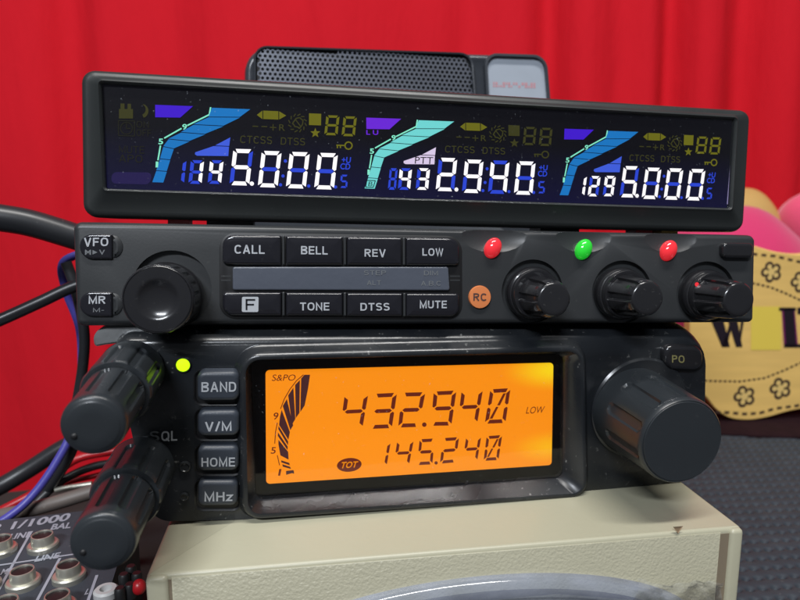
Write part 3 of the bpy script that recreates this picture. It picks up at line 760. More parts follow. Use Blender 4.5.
dig((474, 234), (526, 231), (512, 315), (460, 319), 'fgbc', .175, .12)
dig((545, 230), (599, 226), (586, 313), (534, 316), 'abcdef/\\', .175, .12)
mb.poly([zq(369+6*math.cos(a), 323+6*math.sin(a)) for a in [i*math.pi/6 for i in range(12)]])
mb.build('frequency_digits', M['sinkd'], lcd2, smooth=False)
mb = MB(); addtext(mb, [zq(681, 152), zq(742, 150), zq(748, 126), zq(687, 128)], 'LOW', .0)
mq = lambda x, y: fr.P(260+x/4.615, 360+y/4.615, ly)
addtext(mb, [mq(54, 97), mq(160, 95), mq(168, 67), mq(60, 67)], 'S&PO', .0)
addtext(mb, [mq(60, 276), mq(82, 274), mq(87, 242), mq(64, 243)], '9', .01)
addtext(mb, [mq(49, 433), mq(71, 432), mq(75, 402), mq(53, 402)], '5', .01)
addtext(mb, [mq(83, 534), mq(93, 534), mq(99, 503), mq(89, 503)], '1', .01)
for pl in ([(200, 68), (168, 96), (138, 135), (112, 180), (95, 225)], [(80, 290), (72, 330), (68, 385)], [(80, 440), (90, 485)]):
    for sgm in strip([mq(*p) for p in pl], .018, 0): mb.poly(sgm)
mb.build('lettering', M['sinkd'], lcd2, smooth=False)
mb = MB()
for pl in ([(190, 85), (205, 68), (231, 68), (222, 130), (206, 210), (186, 240)], [(162, 115), (184, 92), (182, 244), (165, 268)], [(130, 163), (154, 127), (163, 272), (148, 298)],
           [(105, 212), (124, 180), (153, 302), (140, 324)], [(92, 262), (100, 230), (138, 332), (131, 368), (88, 300)], [(84, 318), (86, 304), (130, 376), (129, 394)], [(82, 350), (83, 334), (128, 400), (127, 416)],
           [(85, 388), (85, 368), (130, 424), (132, 460), (94, 440)], [(98, 472), (98, 463), (135, 475), (138, 486)], [(105, 492), (103, 481), (139, 493), (143, 503)], [(120, 512), (155, 508), (158, 525), (148, 522), (121, 530)]):
    mb.poly([mq(*p) for p in pl])
mb.build('signal_meter', M['sinkm'], lcd2, smooth=False)
mb = MB(); mb.poly([zq(67+43*math.cos(a), 330-24*math.sin(a)-3*math.cos(a)) for a in [i*math.pi/16 for i in range(32)]]); mb.build('badge', M['sinkd'], lcd2, smooth=False)
mb = MB(); zz = lambda x, y: fr.P(330+x/3.478, 370+y/3.478, ly-.006)
addtext(mb, [zz(35, 343), zz(92, 339), zz(99, 317), zz(42, 320)], 'TOT', .02); mb.build('lettering', M['amber2'] if 'amber2' in M else emat('amber lettering', (255, 150, 10), .9), lcd2, smooth=False)
# rubber keys in shallow wells
for s, x0, y0, x1, y1, t in (('BAND', 197, 371.8, 239.3, 401.8, (201.4, 392, 236.2, 391.6, 9.8)), ('V/M', 197.4, 411, 239.2, 437, (205, 431, 231.6, 430.8, 9.0)),
                             ('HOME', 197.6, 446.6, 238.6, 472, (201.4, 466.8, 235, 466.4, 9.0)), ('MHz', 197.6, 481.2, 237.6, 507, (204.4, 501.6, 232.4, 501, 9.2))):
    kp = rq(quad(fr, [(x0-3.2, y0-2.5), (x1+3, y0-2.5), (x1+3, y1+3.5), (x0-3.2, y1+3.5)], .02), .18); b = MB(); b.loft([atY(kp, .035), atY(kp, -.012), inset(kp, .03, .0), inset(kp, .05, .03)])
    b.build('button_well', M['pit'], rt)
    ko = button(fr, 'button', M['rubber'], rt, [(x0, y0), (x1, y0-.3), (x1, y1-.6), (x0, y1)], .15, .02, .26, .09)
    label_on(fr, ko, s, *t, -.246, M['print'], .028)
label_on(fr, rt, '-S', 143, 441.3, 159.4, 441, 10, .02, M['printd'], .02)
label_on(fr, rt, 'QL', 161.3, 441.1, 177.3, 440.6, 9.8, .02, M['print'], .02)
for px, py, r in ((184.8, 467, 4.6), (184, 497, 3.4)):
    c = fr.P(px, py); kk = fr.k(c); b = MB(); b.loft(lathe((c.x, c.z), [(r*kk*1.25, .04), (r*kk*1.2, -.01), (r*kk, -.02), (r*kk*.85, .0), (.001, .0)], 24)); b.build('dimple', M['body'], rt)
c = fr.P(182.8, 365.4); kk = fr.k(c); b = MB(); b.loft(lathe((c.x, c.z), [(8*kk, .1), (8*kk, .02), (7.2*kk, .0), (6.6*kk, .02)], 32, None), False, False); b.build('lamp_ring', M['pit'], rt)
b = MB(); b.ellipsoid((c.x, .03, c.z), (6.6*kk, .09, 6.6*kk), 24, 14); b.build('indicator_lamp', M['busy'], rt)
ko = button(fr, 'button_collar', M['pit'], rt, [(662.5, 344), (705.5, 345), (705, 372.5), (665, 371)], .3, .1, .08, .05)
ko = button(fr, 'power_button', M['gknob'], rt, [(664, 345), (704, 346.5), (703.5, 371), (665.5, 369.5)], .26, .05, .2, .09)
label_on(fr, ko, 'PO', 672, 362.6, 684.5, 362.9, 7.4, -.157, M['printo'], .02)
# tape-like ridge above the big knob
def slots(n, dep, hw, yb, yf, ph=0):
    def f(a, y, r):
        t = ((a+ph)*n/(2*math.pi)) % 1-.5; arc = t*2*math.pi*r/n
        if y > yb or y < yf: return 1
        e = min((yb-y), (y-yf)); w = hw*math.sqrt(max(0, 1-max(0, 1-e/hw)**2)) if e < hw else hw
        return 1-dep/r*max(0, min(1, (w-abs(arc))/.02))
    return f
def bigknob(fx, fy, rf, Lf, rbk, name, nslots, parent, m):
    f0 = fr.P(fx, fy, -Lf); kf = fr.k(f0); r1 = rf*kf; r0 = r1*rbk; cc = (f0.x, f0.z); n = 60
    pro = [(r0*.9, .12), (r0, .02)]+[(r0+(r1-r0)*i/n, .0-(Lf-.12)*i/n) for i in range(n+1)]
    pro += [(r1*.985, -Lf+.06), (r1*.95, -Lf+.015), (r1*.93, -Lf+.025), (r1*.915, -Lf+.0), (r1*.86, -Lf), (r1*.5, -Lf-.008), (.001, -Lf-.01)]
    b = MB(); b.loft(lathe(cc, pro, 180, slots(nslots, .05, .12, -.55, -Lf+.13))); return b.build(name, m, parent, sharp=40), cc
mainc = fr.P(640, 408, .0); kk = fr.k(mainc)
b = MB(); b.loft(lathe((mainc.x, mainc.z), [(52*kk, .06), (52*kk, -.02), (50*kk, -.06), (46*kk, -.05)], 80)); b.build('knob_collar', M['body'], rt)
bigknob(682.7, 442.0, 45.4, 1.95, 1.10, 'tuning_knob', 10, rt, M['knob'])
# two stacked twin knobs at the left
for fx, fy, bx_, by_, dotpx in ((93, 426, 132, 370, (74.5, 436)), (102.5, 543, 142, 466, (83.5, 552))):
    Lf = 3.0; f0 = fr.P(fx, fy, -Lf); kf = fr.k(f0); r1 = 32*kf; base = fr.P(bx_, by_, 0)
    # axis drawn straight from the face boss to the cap, a little splayed as in the photo
    A = Vector((base.x, .05, base.z)); B = Vector((f0.x, -Lf, f0.z)); ax = (B-A).normalized(); Ln = (B-A).length
    Z = ax; X = Vector((1, 0, 0)); X = (X-Z*X.dot(Z)).normalized(); Y = Z.cross(X)
    def turned(pro, n=144, rfn=None):
        rg = []
        for r, t in pro:
            rg.append([A+Z*t+(X*math.cos(2*math.pi*i/n)+Y*math.sin(2*math.pi*i/n))*r*(rfn(2*math.pi*i/n, t, r) if rfn else 1) for i in range(n)])
        return rg
    # fronts face the viewer: blend the cap ring towards the panel plane
    s0 = Ln*.50
    def sl(n, dep, hw, ta, tb):
        def f(a, t, r):
            q = (a*n/(2*math.pi)) % 1-.5; arc = q*2*math.pi*r/n
            if t < ta or t > tb: return 1
            e = min(t-ta, tb-t); w = hw if e > hw else hw*math.sqrt(max(0, 1-(1-e/hw)**2))
            return 1-dep/r*max(0, min(1, (w-abs(arc))/.02))
        return f
    b = MB(); ro = r1*1.2
    pro = [(ro*1.0, 0), (ro*1.05, .1)]+[(ro*1.04, .1+(s0-.2)*i/40) for i in range(41)]+[(ro*1.02, s0-.05), (ro*.98, s0), (ro*.8, s0+.005), (ro*.6, s0-.06)]
    b.loft(turned(pro, 144, sl(9, .05, .09, .45, s0-.02))); ok = b.build('outer_knob', M['knob'], rt, sharp=40)
    b = MB(); n = 40; s1 = s0+.06
    pro = [(r1*.9, s0-.06), (r1*1.02, s1)]+[(r1*1.04-(.04*r1)*i/n, s1+.02+(Ln-s1-.14)*i/n) for i in range(n+1)]
    pro += [(r1*.985, Ln-.07), (r1*.95, Ln-.025), (r1*.90, Ln-.005), (r1*.84, Ln-.0), (r1*.79, Ln+.015), (r1*.76, Ln+.022), (r1*.4, Ln+.024), (.001, Ln+.024)]
    b.loft(turned(pro, 144, sl(9, .05, .085, s1+.05, Ln-.28))); ik = b.build('inner_knob', M['knob'], rt, sharp=35)
    dp = fr.P(dotpx[0], dotpx[1], -Lf); d2 = dp-B; d2 = d2-Z*d2.dot(Z); c = A+Z*(Ln+.02)+d2
    b = MB(); b.ellipsoid(c, (.055, .03, .055), 16, 10); b.build('index_mark', M['pit'], ik)
# zinc mounting bracket lug at the upper left corner
brk = empty('mounting_bracket', 'dusty grey metal bracket lug at the upper left corner of the bottom radio', 'bracket', fr.m)
b = MB(); pts = [fr.P(x, y, .5) for x, y in ((94, 334), (104, 325), (150, 324), (150, 338), (104, 344), (96, 346))]
ring = rq(pts, .12, 4); b.loft([atY(ring, 1.1), atY(ring, .42), inset(ring, .04, .38)], True, True); b.build('lug', M['steel'], brk)
b = MB(); pts = [fr.P(x, y, .9) for x, y in ((120, 316), (640, 318), (640, 336), (120, 336))]; ring = rq(pts, .05, 2)
b.loft([atY(ring, 5.0), atY(ring, .75)], True, True); b.build('strap', M['steel'], brk)

# ================================================================== 4 cream power supply box
wl = [fr.m@p for p in o0]; ztop = min(p.z for p in wl)+.01
print('radio lowest', ztop, 'left', (fr.m@fr.P(225, 520)).z, 'right', (fr.m@fr.P(575, 492)).z)
cL = Wz(145, 577, ztop); cR = Wz(744, 528, ztop)
yaw = math.degrees(math.atan2(cR.y-cL.y, cR.x-cL.x)); print('box yaw', yaw, cL, cR)
fb = Frame(yaw, 0, 0, (cL.x, cL.y, 0))
bw = (cR-cL).length; H = ztop
ps = empty('power_supply', 'cream enamelled box with grained front under the radios', 'power supply', fb.m)
b = MB(); rr = .1
def rbox(b, x0, x1, y0, y1, z0, z1, r, n=4):
    # rounded box: outlines in plan lofted upward
    pl = [Vector((x0, 0, y0)), Vector((x1, 0, y0)), Vector((x1, 0, y1)), Vector((x0, 0, y1))]
    def at(d, z): return [Vector((p.x, p.z, z)) for p in inset(rq(pl, r, n), d)]
    rings = [at(0, z0)]+[at(r*(1-math.cos(rad(t))), z1-r+r*math.sin(rad(t))) for t in (0, 30, 60, 90)]
    b.loft(rings, True, True)
rbox(b, .0, bw, .05, 16, 0, H-.004, .085); b.build('case', M['beiges'], ps, sharp=60)
b = MB(); b.loft([[Vector((x, y, z)) for x, z in ((.45+i_, .02), (bw-.50-i_, .02), (bw-.50-i_, H-.085-i_*.3), (.45+i_, H-.085-i_*.3))] for y, i_ in ((.3, 0), (.05, 0), (.03, .015), (.02, .05))], True, True)
b.build('front_panel', M['beige'], ps, sharp=60)
for x0, x1 in ((0.0, .40), (bw-.30, bw)):
    b = MB(); rbox(b, x0, x1, -.03, .5, 0, H-.02, .09); b.build('corner_post', M['beiges'], ps, sharp=60)
for x0, x1 in ((.38, .47), (bw-.52, bw-.28)):
    b = MB(); b.box((x0, .045, 0), (x1, .2, H-.12)); b.build('groove', M['groove'], ps)
c = fb.P(677, 530, .05); b = MB(); b.loft([[Vector((c.x-.11, .03, c.z+.09)), Vector((c.x+.12, .03, c.z+.09)), Vector((c.x+.02, .03, c.z-.07))], [Vector((c.x-.09, .045, c.z+.08)), Vector((c.x+.1, .045, c.z+.08)), Vector((c.x+.02, .045, c.z-.05))]]); b.build('chip', mat('bare brown chip', (.25, .17, .1), .7), ps)
# meter cover
def ell(cx, cy, rx, ry, off, n=64):
    c = fb.P(cx, cy, off); kk = fb.k(c); return [c+Vector((math.cos(2*math.pi*i/n)*rx*kk, 0, math.sin(2*math.pi*i/n)*ry*kk)) for i in range(n)]
e0 = ell(482, 646, 233, 78, .05)
b = MB(); b.loft([atY(e0, .06), inset(e0, .03, -.12), inset(e0, .10, -.2), inset(e0, .3, -.26), inset(e0, .38, -.25), inset(e0, .42, -.18)], False, False); mw = b.build('meter_window', M['lens'], ps, sharp=50)
b = MB(); b.poly(inset(e0, .41, -.19)); b.build('window_pane', M['lens'], mw)
b = MB(); b.loft([inset(e0, .33, .04), inset(e0, .36, .02)], False, True); b.build('dial', M['dial'], mw)
tp = empty('tape_piece', 'crumpled scrap of clear tape stuck over the corner of the meter window', 'tape', fb.m)
b = MB(); nx, nz = 26, 16; p0 = fb.P(632, 572, -.1); p1 = fb.P(722, 576, -.1); p2 = fb.P(722, 628, -.1); p3 = fb.P(625, 628, -.1)
vs = []
for j in range(nz+1):
    for i in range(nx+1):
        u, v = i/nx, j/nz; p = (p0*(1-u)+p1*u)*(1-v)+(p3*(1-u)+p2*u)*v
        d = .05*math.sin(u*17+v*9+math.sin(v*8)*2)+.04*math.sin(u*31-v*23)+.03*random.random()
        vs.append(Vector((p.x+.06*math.sin(v*11)*(1-u), -.33+d*.7+max(0, u-.55)*.45, p.z-.12*abs(math.sin(u*5)))))
b.add(vs, [[j*(nx+1)+i, j*(nx+1)+i+1, (j+1)*(nx+1)+i+1, (j+1)*(nx+1)+i] for j in range(nz) for i in range(nx)])
b.build('sheet', M['tape'], tp, sharp=20)

# ================================================================== 5 loudspeaker behind
fk = Frame(9.5, -5, 1.8, Wy(400, 75, 21.0), 0)
sk = empty('loudspeaker', 'black loudspeaker with fine metal grille and pale badge behind the display unit', 'loudspeaker', fk.m)
opx = [(243.5, 42.5), (550, 53), (563, 150), (243, 150)]
o0 = rq(quad(fk, opx), [.8, .9, .3, .3], 8)
zb = 8.25
low = min(p.z for p in o0); need = fk.Ri@(Vector((0, 0, zb))-Vector((0, 0, fk.c.z)))
zl = -(fk.c.z-zb)
o1 = [Vector((p.x, p.y, p.z if p.z > low+.8 else zl+(p.z-low))) for p in o0]
b = MB(); rings = [inset(o1, .4, 5.2), inset(o1, .1, 4.9), atY(o1, .5)]
for t in (30, 60, 90): rings.append(inset(o1, .16*(1-math.cos(rad(t))), .5-.3*math.sin(rad(t))))
rings += [inset(o1, .20, .20), inset(o1, .26, .24)]
b.loft(rings, True, True); hs = b.build('housing', M['spk'], sk, sharp=40)
# perforated grille: real hexagonal mesh
g0 = fk.P(255, 46, .1); g1 = fk.P(476, 46, .1); gz0 = fk.P(255, 150, .1).z
gp = quad(fk, [(257.5, 49.5), (469, 56.6), (476.5, 150), (257.5, 150)], .1); go = rq(gp, [.3, .3, .1, .1], 6)
pitch_ = 5.0*fk.k(g0); b = MB(); R6 = pitch_/math.sqrt(3); rin = pitch_*.36
def inside(x, z):
    n = len(go); c = False; j = n-1
    for i in range(n):
        a, q_ = go[i], go[j]
        if (a.z > z) != (q_.z > z) and x < (q_.x-a.x)*(z-a.z)/(q_.z-a.z)+a.x: c = not c
        j = i
    return c
row = 0; z = max(p.z for p in go)
zmin = fk.P(400, 112, .1).z
while z > zmin:
    x = min(p.x for p in go)+(pitch_/2 if row % 2 else 0)
    while x < max(p.x for p in go):
        if inside(x, z):
            v = []; 
            for rr_, yy in ((R6, .10), (rin, .10), (rin, .16)):
                for i in range(6):
                    a = math.pi/6+i*math.pi/3; v.append((x+math.cos(a)*rr_, yy, z+math.sin(a)*rr_))
            b.add(v, [[i, (i+1) % 6, 6+(i+1) % 6, 6+i] for i in range(6)]+[[6+i, 6+(i+1) % 6, 12+(i+1) % 6, 12+i] for i in range(6)])
        x += pitch_
    z -= pitch_*math.sqrt(3)/2; row += 1
b.build('grille', M['grille'], sk, smooth=False)
b = MB(); b.loft([inset(go, -.03, .2), inset(go, -.05, .05), inset(go, -.10, .03), inset(go, -.13, .2)], False, False); b.build('grille_frame', M['spk'], sk)
b = MB(); b.poly(inset(go, -.02, .19)); b.build('grille_backing', M['pit'], sk, smooth=False)
bg = rq(quad(fk, [(488, 58.2), (542, 60), (548, 130), (492, 130)], .12), [.28, .32, .1, .1], 6)
b = MB(); b.loft([inset(bg, -.16, .2), inset(bg, -.14, .04), inset(bg, -.06, .03), inset(bg, -.05, .17)], False, False); b.build('badge_frame', M['spk'], sk)
b = MB(); b.loft([inset(bg, -.06, .19), inset(bg, -.05, .15)], False, True); bo = b.build('badge', M['badge'], sk)
b = MB(); random.seed(3); x = 493.0
while x < 535:       # worn, unreadable red printing
    w = random.uniform(1.2, 3.0)
    for y0, y1 in ((82, 84.4), (85, 87)):
        if random.random() < .75: b.poly([fk.P(x, y0+(x-493)*.02, .145), fk.P(x+w, y0+(x-493)*.02, .145), fk.P(x+w, y1+(x-493)*.03, .145), fk.P(x, y1+(x-493)*.03, .145)])
    x += w+.7
b.build('lettering', M['badgered'], bo, smooth=False)

# ================================================================== 6 wooden sign and toys at the right
fg = Frame(6, 0, 0, Wy(760, 330, 29.3), 0)
sg = empty('wooden_sign', 'pale wooden nameboard with burnt flowers and dashed border beside the radios', 'sign', fg.m)
top = [(690, 235), (715, 236), (740, 241), (758, 247), (775, 252), (800, 255), (840, 250), (880, 256), (930, 275), (955, 310)]
bot = [(958, 350), (930, 385), (900, 400), (860, 412), (830, 406), (800, 409), (785, 412), (770, 417), (750, 420.5), (730, 419), (716, 410), (705, 395), (690, 385)]
op = [fg.P(x, y) for x, y in top+bot]; op = rq(op, .35, 3)
b = MB(); b.loft([atY(op, .5), atY(op, .04), inset(op, .04, .0)], True, True); bd = b.build('board', M['wood'], sg, sharp=20)
b = MB()
def dashes(pts, w, dl, gl, jit=0):
    L = [fg.P(x, y, -.012) for x, y in pts]; cur = []; 
    for a, c in zip(L[:-1], L[1:]):
        n = max(2, int((c-a).length/.04)); cur += [a.lerp(c, i/n) for i in range(n)]
    i = 0; step = .04; dn = int(dl/step); gn = int(gl/step)
    while i+dn < len(cur):
        for s_ in strip([cur[i], cur[i+dn]], w, 0): b.poly(s_)
        i += dn+gn
dashes([(690, 244), (735, 250), (757, 254.5), (775, 256), (800, 262), (850, 260), (900, 275), (930, 300)], .11, .2, .24)
dashes([(690, 270), (740, 281), (757, 284), (770, 287), (785, 293), (800, 300), (830, 312), (870, 310)], .09, .12, .14)
dashes([(690, 380), (715, 381), (740, 381.5), (765, 378), (785, 370), (800, 363), (830, 352), (870, 350)], .09, .14, .14)
dashes([(700, 405), (715, 412), (728, 412.5), (745, 414), (760, 413), (775, 408.5), (795, 406), (820, 401), (860, 403)], .13, .22, .26)
b.build('stitching', M['burn'], bd, smooth=False)
def flower(cx, cy, r):
    f = MB(); g = MB()
    for i in range(5):
        a = i*2*math.pi/5+.6; px_, py_ = cx+math.cos(a)*r*.62, cy+math.sin(a)*r*.62
        f.poly(disc(fg, px_, py_, r*.47, -.010, 16))
        g.poly(disc(fg, cx+math.cos(a)*r*.56, cy+math.sin(a)*r*.56, r*.25, -.016, 16))
    g.poly(disc(fg, cx, cy, r*.36, -.018, 16))
    o_ = f.build('flower', M['burn'], bd, smooth=False); g.build('flower_centre', M['flowerc'], o_, smooth=False)
for x, y, r in ((771.5, 272, 10), (801, 282, 10), (744.5, 396.5, 10.5), (780.5, 388.5, 10.5), (818, 380, 10.5), (835, 280, 10)): flower(x, y, r)
b = MB(); b.poly([fg.P(x, y, -.014) for x, y in rect(751, 306.5, 781, 350)]); b.build('painted_square', M['yellow'], bd, smooth=False)
# serif capitals
lt = MB(); l2 = MB()
def pl(mb_, pts, off=-.02): mb_.poly([fg.P(x, y, off) for x, y in pts])
pl(lt, [(710, 318), (723, 318), (730, 347), (722, 347)]); pl(lt, [(727, 318), (737, 318), (742.5, 347), (736, 347)]); pl(lt, [(741, 318), (744.5, 318), (741, 340), (739.6, 334)])
pl(lt, [(722, 347), (727, 347), (731, 330), (729, 325)])
pl(l2, [(779.5, 307), (800, 307), (800, 347), (784, 347)], -.012)
for pp_ in ([(779, 307.5), (796, 307.5), (796, 311), (779, 311)], [(783.5, 307.5), (793.5, 307.5), (796.5, 347), (786, 347)], [(784, 344), (812, 344), (812, 347.5), (784, 347.5)], [(797.5, 307.5), (812, 307.5), (817, 318), (817, 330), (808, 333), (808, 315), (797.5, 314)]):
    pl(lt, pp_)
lt.build('lettering', M['letter'], bd, smooth=False)
l2 = MB(); pl(l2, [(781.8, 311), (783.8, 311), (786.4, 347), (784, 347)], -.018); pl(l2, [(793.4, 311), (795, 311), (798, 344), (796.2, 344)], -.018); l2.build('lettering', M['letterp'], bd, smooth=False)

def toy(name, label, cat, px, py, dist, r, m, n=1.0):
    c = Wy(px, py, dist); k_ = dist/FPX*1.02
    o_ = empty(name, label, cat, Matrix.Translation(Vector((c.x, c.y, c.z-r[2]*k_))))
    b = MB(); b.ellipsoid((0, 0, r[2]*k_), (r[0]*k_, r[1]*k_, r[2]*k_), 40, 26)
    for v in b.v:
        v.x += .12*math.sin(v.z*1.3+v.y); v.z += .08*math.sin(v.x*1.7)
    b.build('stuffed_body', m, o_); return o_
toy('cushion', 'magenta rounded cushion behind the wooden sign', 'cushion', 727, 300, 36, (84, 70, 92), M['pink'])
toy('straw_ball', 'tan straw ball peeking over the magenta cushion', 'ball', 736, 232, 41, (40, 40, 42), M['tan'])
toy('plush_toy', 'soft pale pink plush shape at the right edge by the curtain', 'plush toy', 815, 226, 39, (34, 30, 36), M['pinkp'])
b = MB(); cv = []; random.seed(8); mc = Wz(785, 436, .35)
for i in range(48):
    a = 2*math.pi*i/48; q = 1+.06*math.sin(3*a+1)+.04*math.sin(7*a); ca, sa = math.cos(a), math.sin(a)
    cv.append(Vector((mc.x+4+math.copysign(abs(ca)**.6, ca)*10*q, 30.4+math.copysign(abs(sa)**.7, sa)*2.9*q, 0)))
b.loft([[p+Vector((0, 0, z)) for p in cv] for z in (.2, .3)]+[[Vector((mc.x+4+(p.x-mc.x-4)*k_, 30.4+(p.y-30.4)*k_, .34+.03*math.sin(p.x*2)*math.sin(k_*9))) for p in cv] for k_ in (.97, .8, .6, .3)], True, True)
o_ = b.build('cloth', M['maroon']); tag(o_, 'dark maroon woven cloth lying flat under the wooden sign', 'cloth')

# ================================================================== 7 table, mat, curtain
tb = MB()
e = lambda x: 26.2+.245*x
pts = [(-70, -20), (70, -20), (70, e(70)), (-70, e(-70))]
pts = [Vector((x, y, 0)) for x, y in pts]
tb.loft([[p+Vector((0, 0, -2.5)) for p in pts], [p+Vector((0, 0, -.02)) for p in pts]], True, True)
o_ = tb.build('table_top', M['table'], smooth=False); tag(o_, kind='structure')
b = MB(); x0, x1 = -1.0, 34.0; st = .055
y0 = 7.0; nx = int((x1-x0)/st)
ny = int(26/st)
px_, py_ = .37, .46
def mh(x, y):
    xr = x*math.cos(.1)+y*math.sin(.1); yr = -x*math.sin(.1)+y*math.cos(.1)
    v = yr/py_; r_ = round(v); fx = xr/px_+(.5 if r_ % 2 else 0); dx = (fx-round(fx))*px_; dy = (v-r_)*py_
    h = .15*math.exp(-((dx/.105)**2+((dy)/.07)**2)*1.1)
    v2 = v-.5; r2 = round(v2); fx2 = xr/px_+(.5 if r2 % 2 else 0)+.25; dx2 = (fx2-round(fx2))*px_; dy2 = (v2-r2)*py_
    return .22-h*1.3+.012*math.exp(-((dx2/.12)**2+(dy2/.1)**2))+.008*math.sin(x*9+y*4)*math.sin(y*7)
vs = []
for j in range(ny+1):
    for i in range(nx+1):
        x = x0+i*st; y = y0+(e(x)+.35-y0)*j/ny; vs.append((x, y, mh(x, y)))
b.add(vs, [[j*(nx+1)+i, j*(nx+1)+i+1, (j+1)*(nx+1)+i+1, (j+1)*(nx+1)+i] for j in range(ny) for i in range(nx)])
o_ = b.build('foam_mat', M['foam'], sharp=180); tag(o_, 'dark grey dimpled non-slip mat at the right of the cream box', 'mat')

b = MB(); n = 420; rings_v = []; random.seed(11)
def cd(x):
    d = .5*math.sin(x*.33+.6)+.14*math.sin(x*.71+1.9)+.05*math.sin(x*1.7+.3)+.6*math.sin(x*.17)
    for c_, w_, a_ in ((10.2, 1.3, 2.1), (14.9, 1.9, 1.2), (18.9, 1.1, 1.9), (24.0, 1.5, 2.0), (4.6, 2.0, .9), (-22, 1.8, 1.8), (-15, 2.2, 1.0), (-7, 2.0, .8), (29, 1.4, 1.6)):
        d += a_*math.exp(-((x-c_)/w_)**2)
    return d
zs = [-50+i*4 for i in range(26)]
for z in zs:
    for i in range(n+1):
        x = -62+124*i/n; k_ = (50-z)/100
        rings_v.append((x+.5*math.sin(z*.06+x*.1), 45+cd(x+.3*math.sin(z*.05))*(.75+.35*k_), z))
b.add(rings_v, [[j*(n+1)+i, j*(n+1)+i+1, (j+1)*(n+1)+i+1, (j+1)*(n+1)+i] for j in range(len(zs)-1) for i in range(n)])
o_ = b.build('curtain', M['curtain'], sharp=180); tag(o_, 'plain bright red curtain hanging in soft folds behind everything', 'curtain')

# ================================================================== 8 mixing console at the lower left
zm = 3.0; ym = 14.5
br = Wz(136, 505, zm)
Rm = Matrix.Rotation(rad(ym), 4, 'Z'); mm = Matrix.Translation(Vector((br.x, br.y, zm)))@Rm; mi = mm.inverted()
mx_ = empty('mixing_console', 'dark audio mixing console with metal jack sockets at the lower left', 'mixing console', Matrix.Translation(Vector((br.x, br.y, 0)))@Rm)
def G(px, py, z=0.0):
    p = mi@Wz(px, py, zm+z); return Vector((p.x, p.y, p.z+zm))
b = MB(); b.box((-16, -12, 0), (0, 0, zm)); b.build('case', M['mixer'], mx_, smooth=False)
jk = [(42, 534), (22, 569.5), (68, 563.5), (57, 594), (5, 600), (0, 538), (-18, 573)]
for x, y in jk:
    c = G(x, y, .35); hx, hy = c.x, c.y
    def lz(pro, n=32, hexn=None):
        out = []
        for i_, (r, z) in enumerate(pro): out.append([Vector((hx+math.cos(2*math.pi*i/n)*r*.66, hy+math.sin(2*math.pi*i/n)*r*.66, zm+z)) for i in range(n)])
        return out
    b = MB(); b.loft(lz([(.50, 0), (.50, .10), (.46, .13), (.37, .14), (.36, .30), (.34, .34), (.31, .345), (.30, .33), (.30, .02)]), False, False); jo = b.build('jack_socket', M['chrome'], mx_, sharp=30)
    b = MB(); b.loft(lz([(.30, .31), (.001, .309)]), False, True); b.build('socket_hole', M['pit'], jo)
c = G(106, 591, .1); b = MB()
hx, hy = c.x, c.y
b.loft([[Vector((hx+math.cos(2*math.pi*i/28)*r, hy+math.sin(2*math.pi*i/28)*r, zm+z)) for i in range(28)] for r, z in ((.24, 0), (.24, .12), (.2, .16), (.12, .16), (.1, .05), (.001, .05))]); b.build('phono_socket', M['white'], mx_)
b = MB()
def gl(p, q_, w=.06):
    a, c_ = G(*p, .012), G(*q_, .012); d = (c_-a).normalized(); nn = Vector((-d.y, d.x, 0))*w/2; b.poly([a+nn, c_+nn, c_-nn, a-nn])
gl((31, 532), (-6, 598)); gl((60, 558), (34, 606)); gl((97, 575), (84, 612)); gl((-20, 568), (75, 554)); gl((-20, 530), (0, 527), .03)
def gtext(s, x0, y0, x1, y1, h):
    q4 = [G(x0, y0, .014), G(x1, y1, .014), G(x1+h*.55, y1-h, .014), G(x0+h*.55, y0-h, .014)]; addtext(b, q4, s, .03)
gtext('2 1/1000', -12, 533, 68, 520.5, 8); gtext('LINE', 8, 540, 30, 537, 6); gtext('BAL', 50, 530, 70, 528, 6); gtext('MIC', 0, 575, 14, 573, 6); gtext('LINE', 34, 562, 58, 558, 6); gtext('L', 84, 595, 88, 594, 6)
b.build('lettering', M['silk'], mx_, smooth=False)
kn = [(131, 570), (124, 578), (137, 577), (130, 588), (120, 592)]
for x, y in kn:
    c = G(x, y, .2); b = MB(); b.loft([[Vector((c.x+math.cos(2*math.pi*i/16)*r, c.y+math.sin(2*math.pi*i/16)*r, zm+z)) for i in range(16)] for r, z in ((.11, 0), (.11, .25), (.08, .3), (.001, .3))]); b.build('trim_knob', M['pit'], mx_)
c = G(139, 587, .2); b = MB(); b.ellipsoid((c.x, c.y, zm+.2), (.14, .14, .16), 16, 10); b.build('trim_knob', M['red'], mx_)

# ================================================================== 9 cables at the left
def cab(name, label, pts, r, m, cat='cable'):
    ps_ = [Wy(*p) for p in pts]; o_ = tube(name, ps_, r, m); tag(o_, label, cat, 'cables at the left of the radios' if cat == 'cable' else None); return o_
cab('cable', 'thickest black cable reaching the left end of the control panel', [(-60, 205, 15), (-10, 216, 15.3), (30, 223, 15.6), (80, 238, 16), (120, 250, 16.3)], .33, M['cable'])
cab('cable', 'thinner black cable slanting up to the control panel', [(-60, 345, 15.5), (0, 320, 16), (40, 302, 16.3), (75, 286, 16.6), (120, 272, 17)], .16, M['cable'])
cab('cable', 'black cable hanging straight down left of the stack', [(66, 262, 17), (76, 290, 17), (84, 330, 17), (83, 365, 17), (76, 410, 17), (70, 455, 17.2), (20, 520, 17.4), (-60, 560, 17.4)], .14, M['cable'])
cab('cable', 'violet blue cable looping beside the lower left knobs', [(95, 250, 17.5), (64, 262, 17.3), (66, 290, 17.6), (80, 330, 17.8), (81, 380, 17.6), (72, 430, 17), (56, 463, 16.6), (34, 494, 16.2), (8, 517, 15.8), (-40, 545, 15.3)], .115, M['blue'])
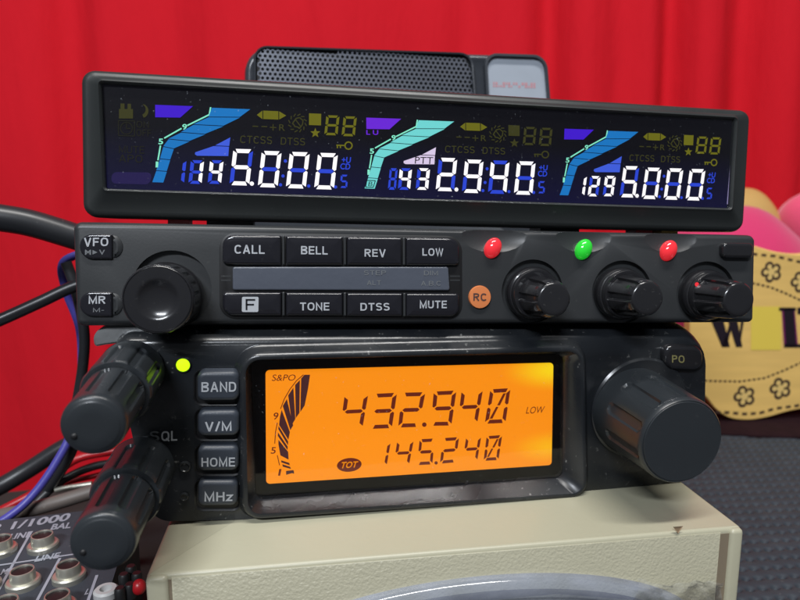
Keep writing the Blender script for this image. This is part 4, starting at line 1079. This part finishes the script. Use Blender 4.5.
cab('cable', 'thick black cable running behind the violet blue cable', [(-60, 515, 18.2), (-5, 489, 18.6), (28, 470, 19), (70, 444, 19.4), (120, 425, 19.8)], .27, M['cable'])
cab('cable', 'thin black cable lying behind the console above the red wire', [(-20, 540, 16.4), (25, 512, 16.9), (60, 482, 17.5), (95, 466, 18), (130, 462, 18.4)], .12, M['cable'])
cab('cable', 'grey brown cable resting along the console back edge', [(-20, 520, 16.4), (20, 512, 16.4), (55, 503, 16.5), (85, 494, 16.7), (130, 480, 17)], .20, M['cableg'])
cab('wire', 'red wire crossing under the violet blue cable', [(-30, 525, 17.3), (10, 506, 17.6), (42, 488, 18), (60, 470, 18.4), (82, 457, 18.8), (120, 450, 19)], .13, M['red'], 'wire')
o_ = cab('plug', 'small silver plug barrel behind the lower left knobs', [(56, 490, 17.3), (66, 488, 17.3), (78, 486, 17.35), (92, 484, 17.4)], .085, M['chrome'], 'plug')
cab('wire', 'short red wire just above the silver plug', [(60, 484, 17.9), (76, 480, 18), (94, 476, 18.2), (120, 470, 18.5)], .08, M['red'], 'wire')

# ================================================================== camera, light
sc = bpy.context.scene
cd_ = bpy.data.cameras.new('camera'); co = bpy.data.objects.new('camera', cd_); COL.objects.link(co); sc.camera = co
cd_.sensor_width = 36; cd_.lens = 36*FPX/800; cd_.clip_start = .005; cd_.clip_end = 50
co.location = CAM*S; co.rotation_euler = (math.pi/2-PITCH, 0, 0)
cd_.dof.use_dof = True; cd_.dof.focus_distance = .136; cd_.dof.aperture_fstop = 23
w = bpy.data.worlds.new('World'); sc.world = w; w.use_nodes = True
w.node_tree.nodes['Background'].inputs[0].default_value = (.80, .88, 1, 1); w.node_tree.nodes['Background'].inputs[1].default_value = .10
def area(name, loc, target, sx, sy, power, col=(1, 1, 1)):
    l = bpy.data.lights.new(name, 'AREA'); l.shape = 'RECTANGLE'; l.size = sx; l.size_y = sy; l.energy = power; l.color = col
    o_ = bpy.data.objects.new(name, l); COL.objects.link(o_); o_.location = loc
    o_.rotation_euler = (Vector(target)-Vector(loc)).to_track_quat('-Z', 'Y').to_euler()
area('ceiling_lamp', (.08, -.22, 1.25), (.02, .16, 0), .8, .10, 15, (1, .98, .95))
area('room_lamp', (-.22, -.62, .66), (0, .2, .08), .34, .06, 7.5, (.88, .93, 1))
sc.view_settings.view_transform = 'Standard'; sc.view_settings.look = 'None'; sc.view_settings.exposure = 0; sc.view_settings.gamma = 1
sc.render.engine = 'CYCLES'
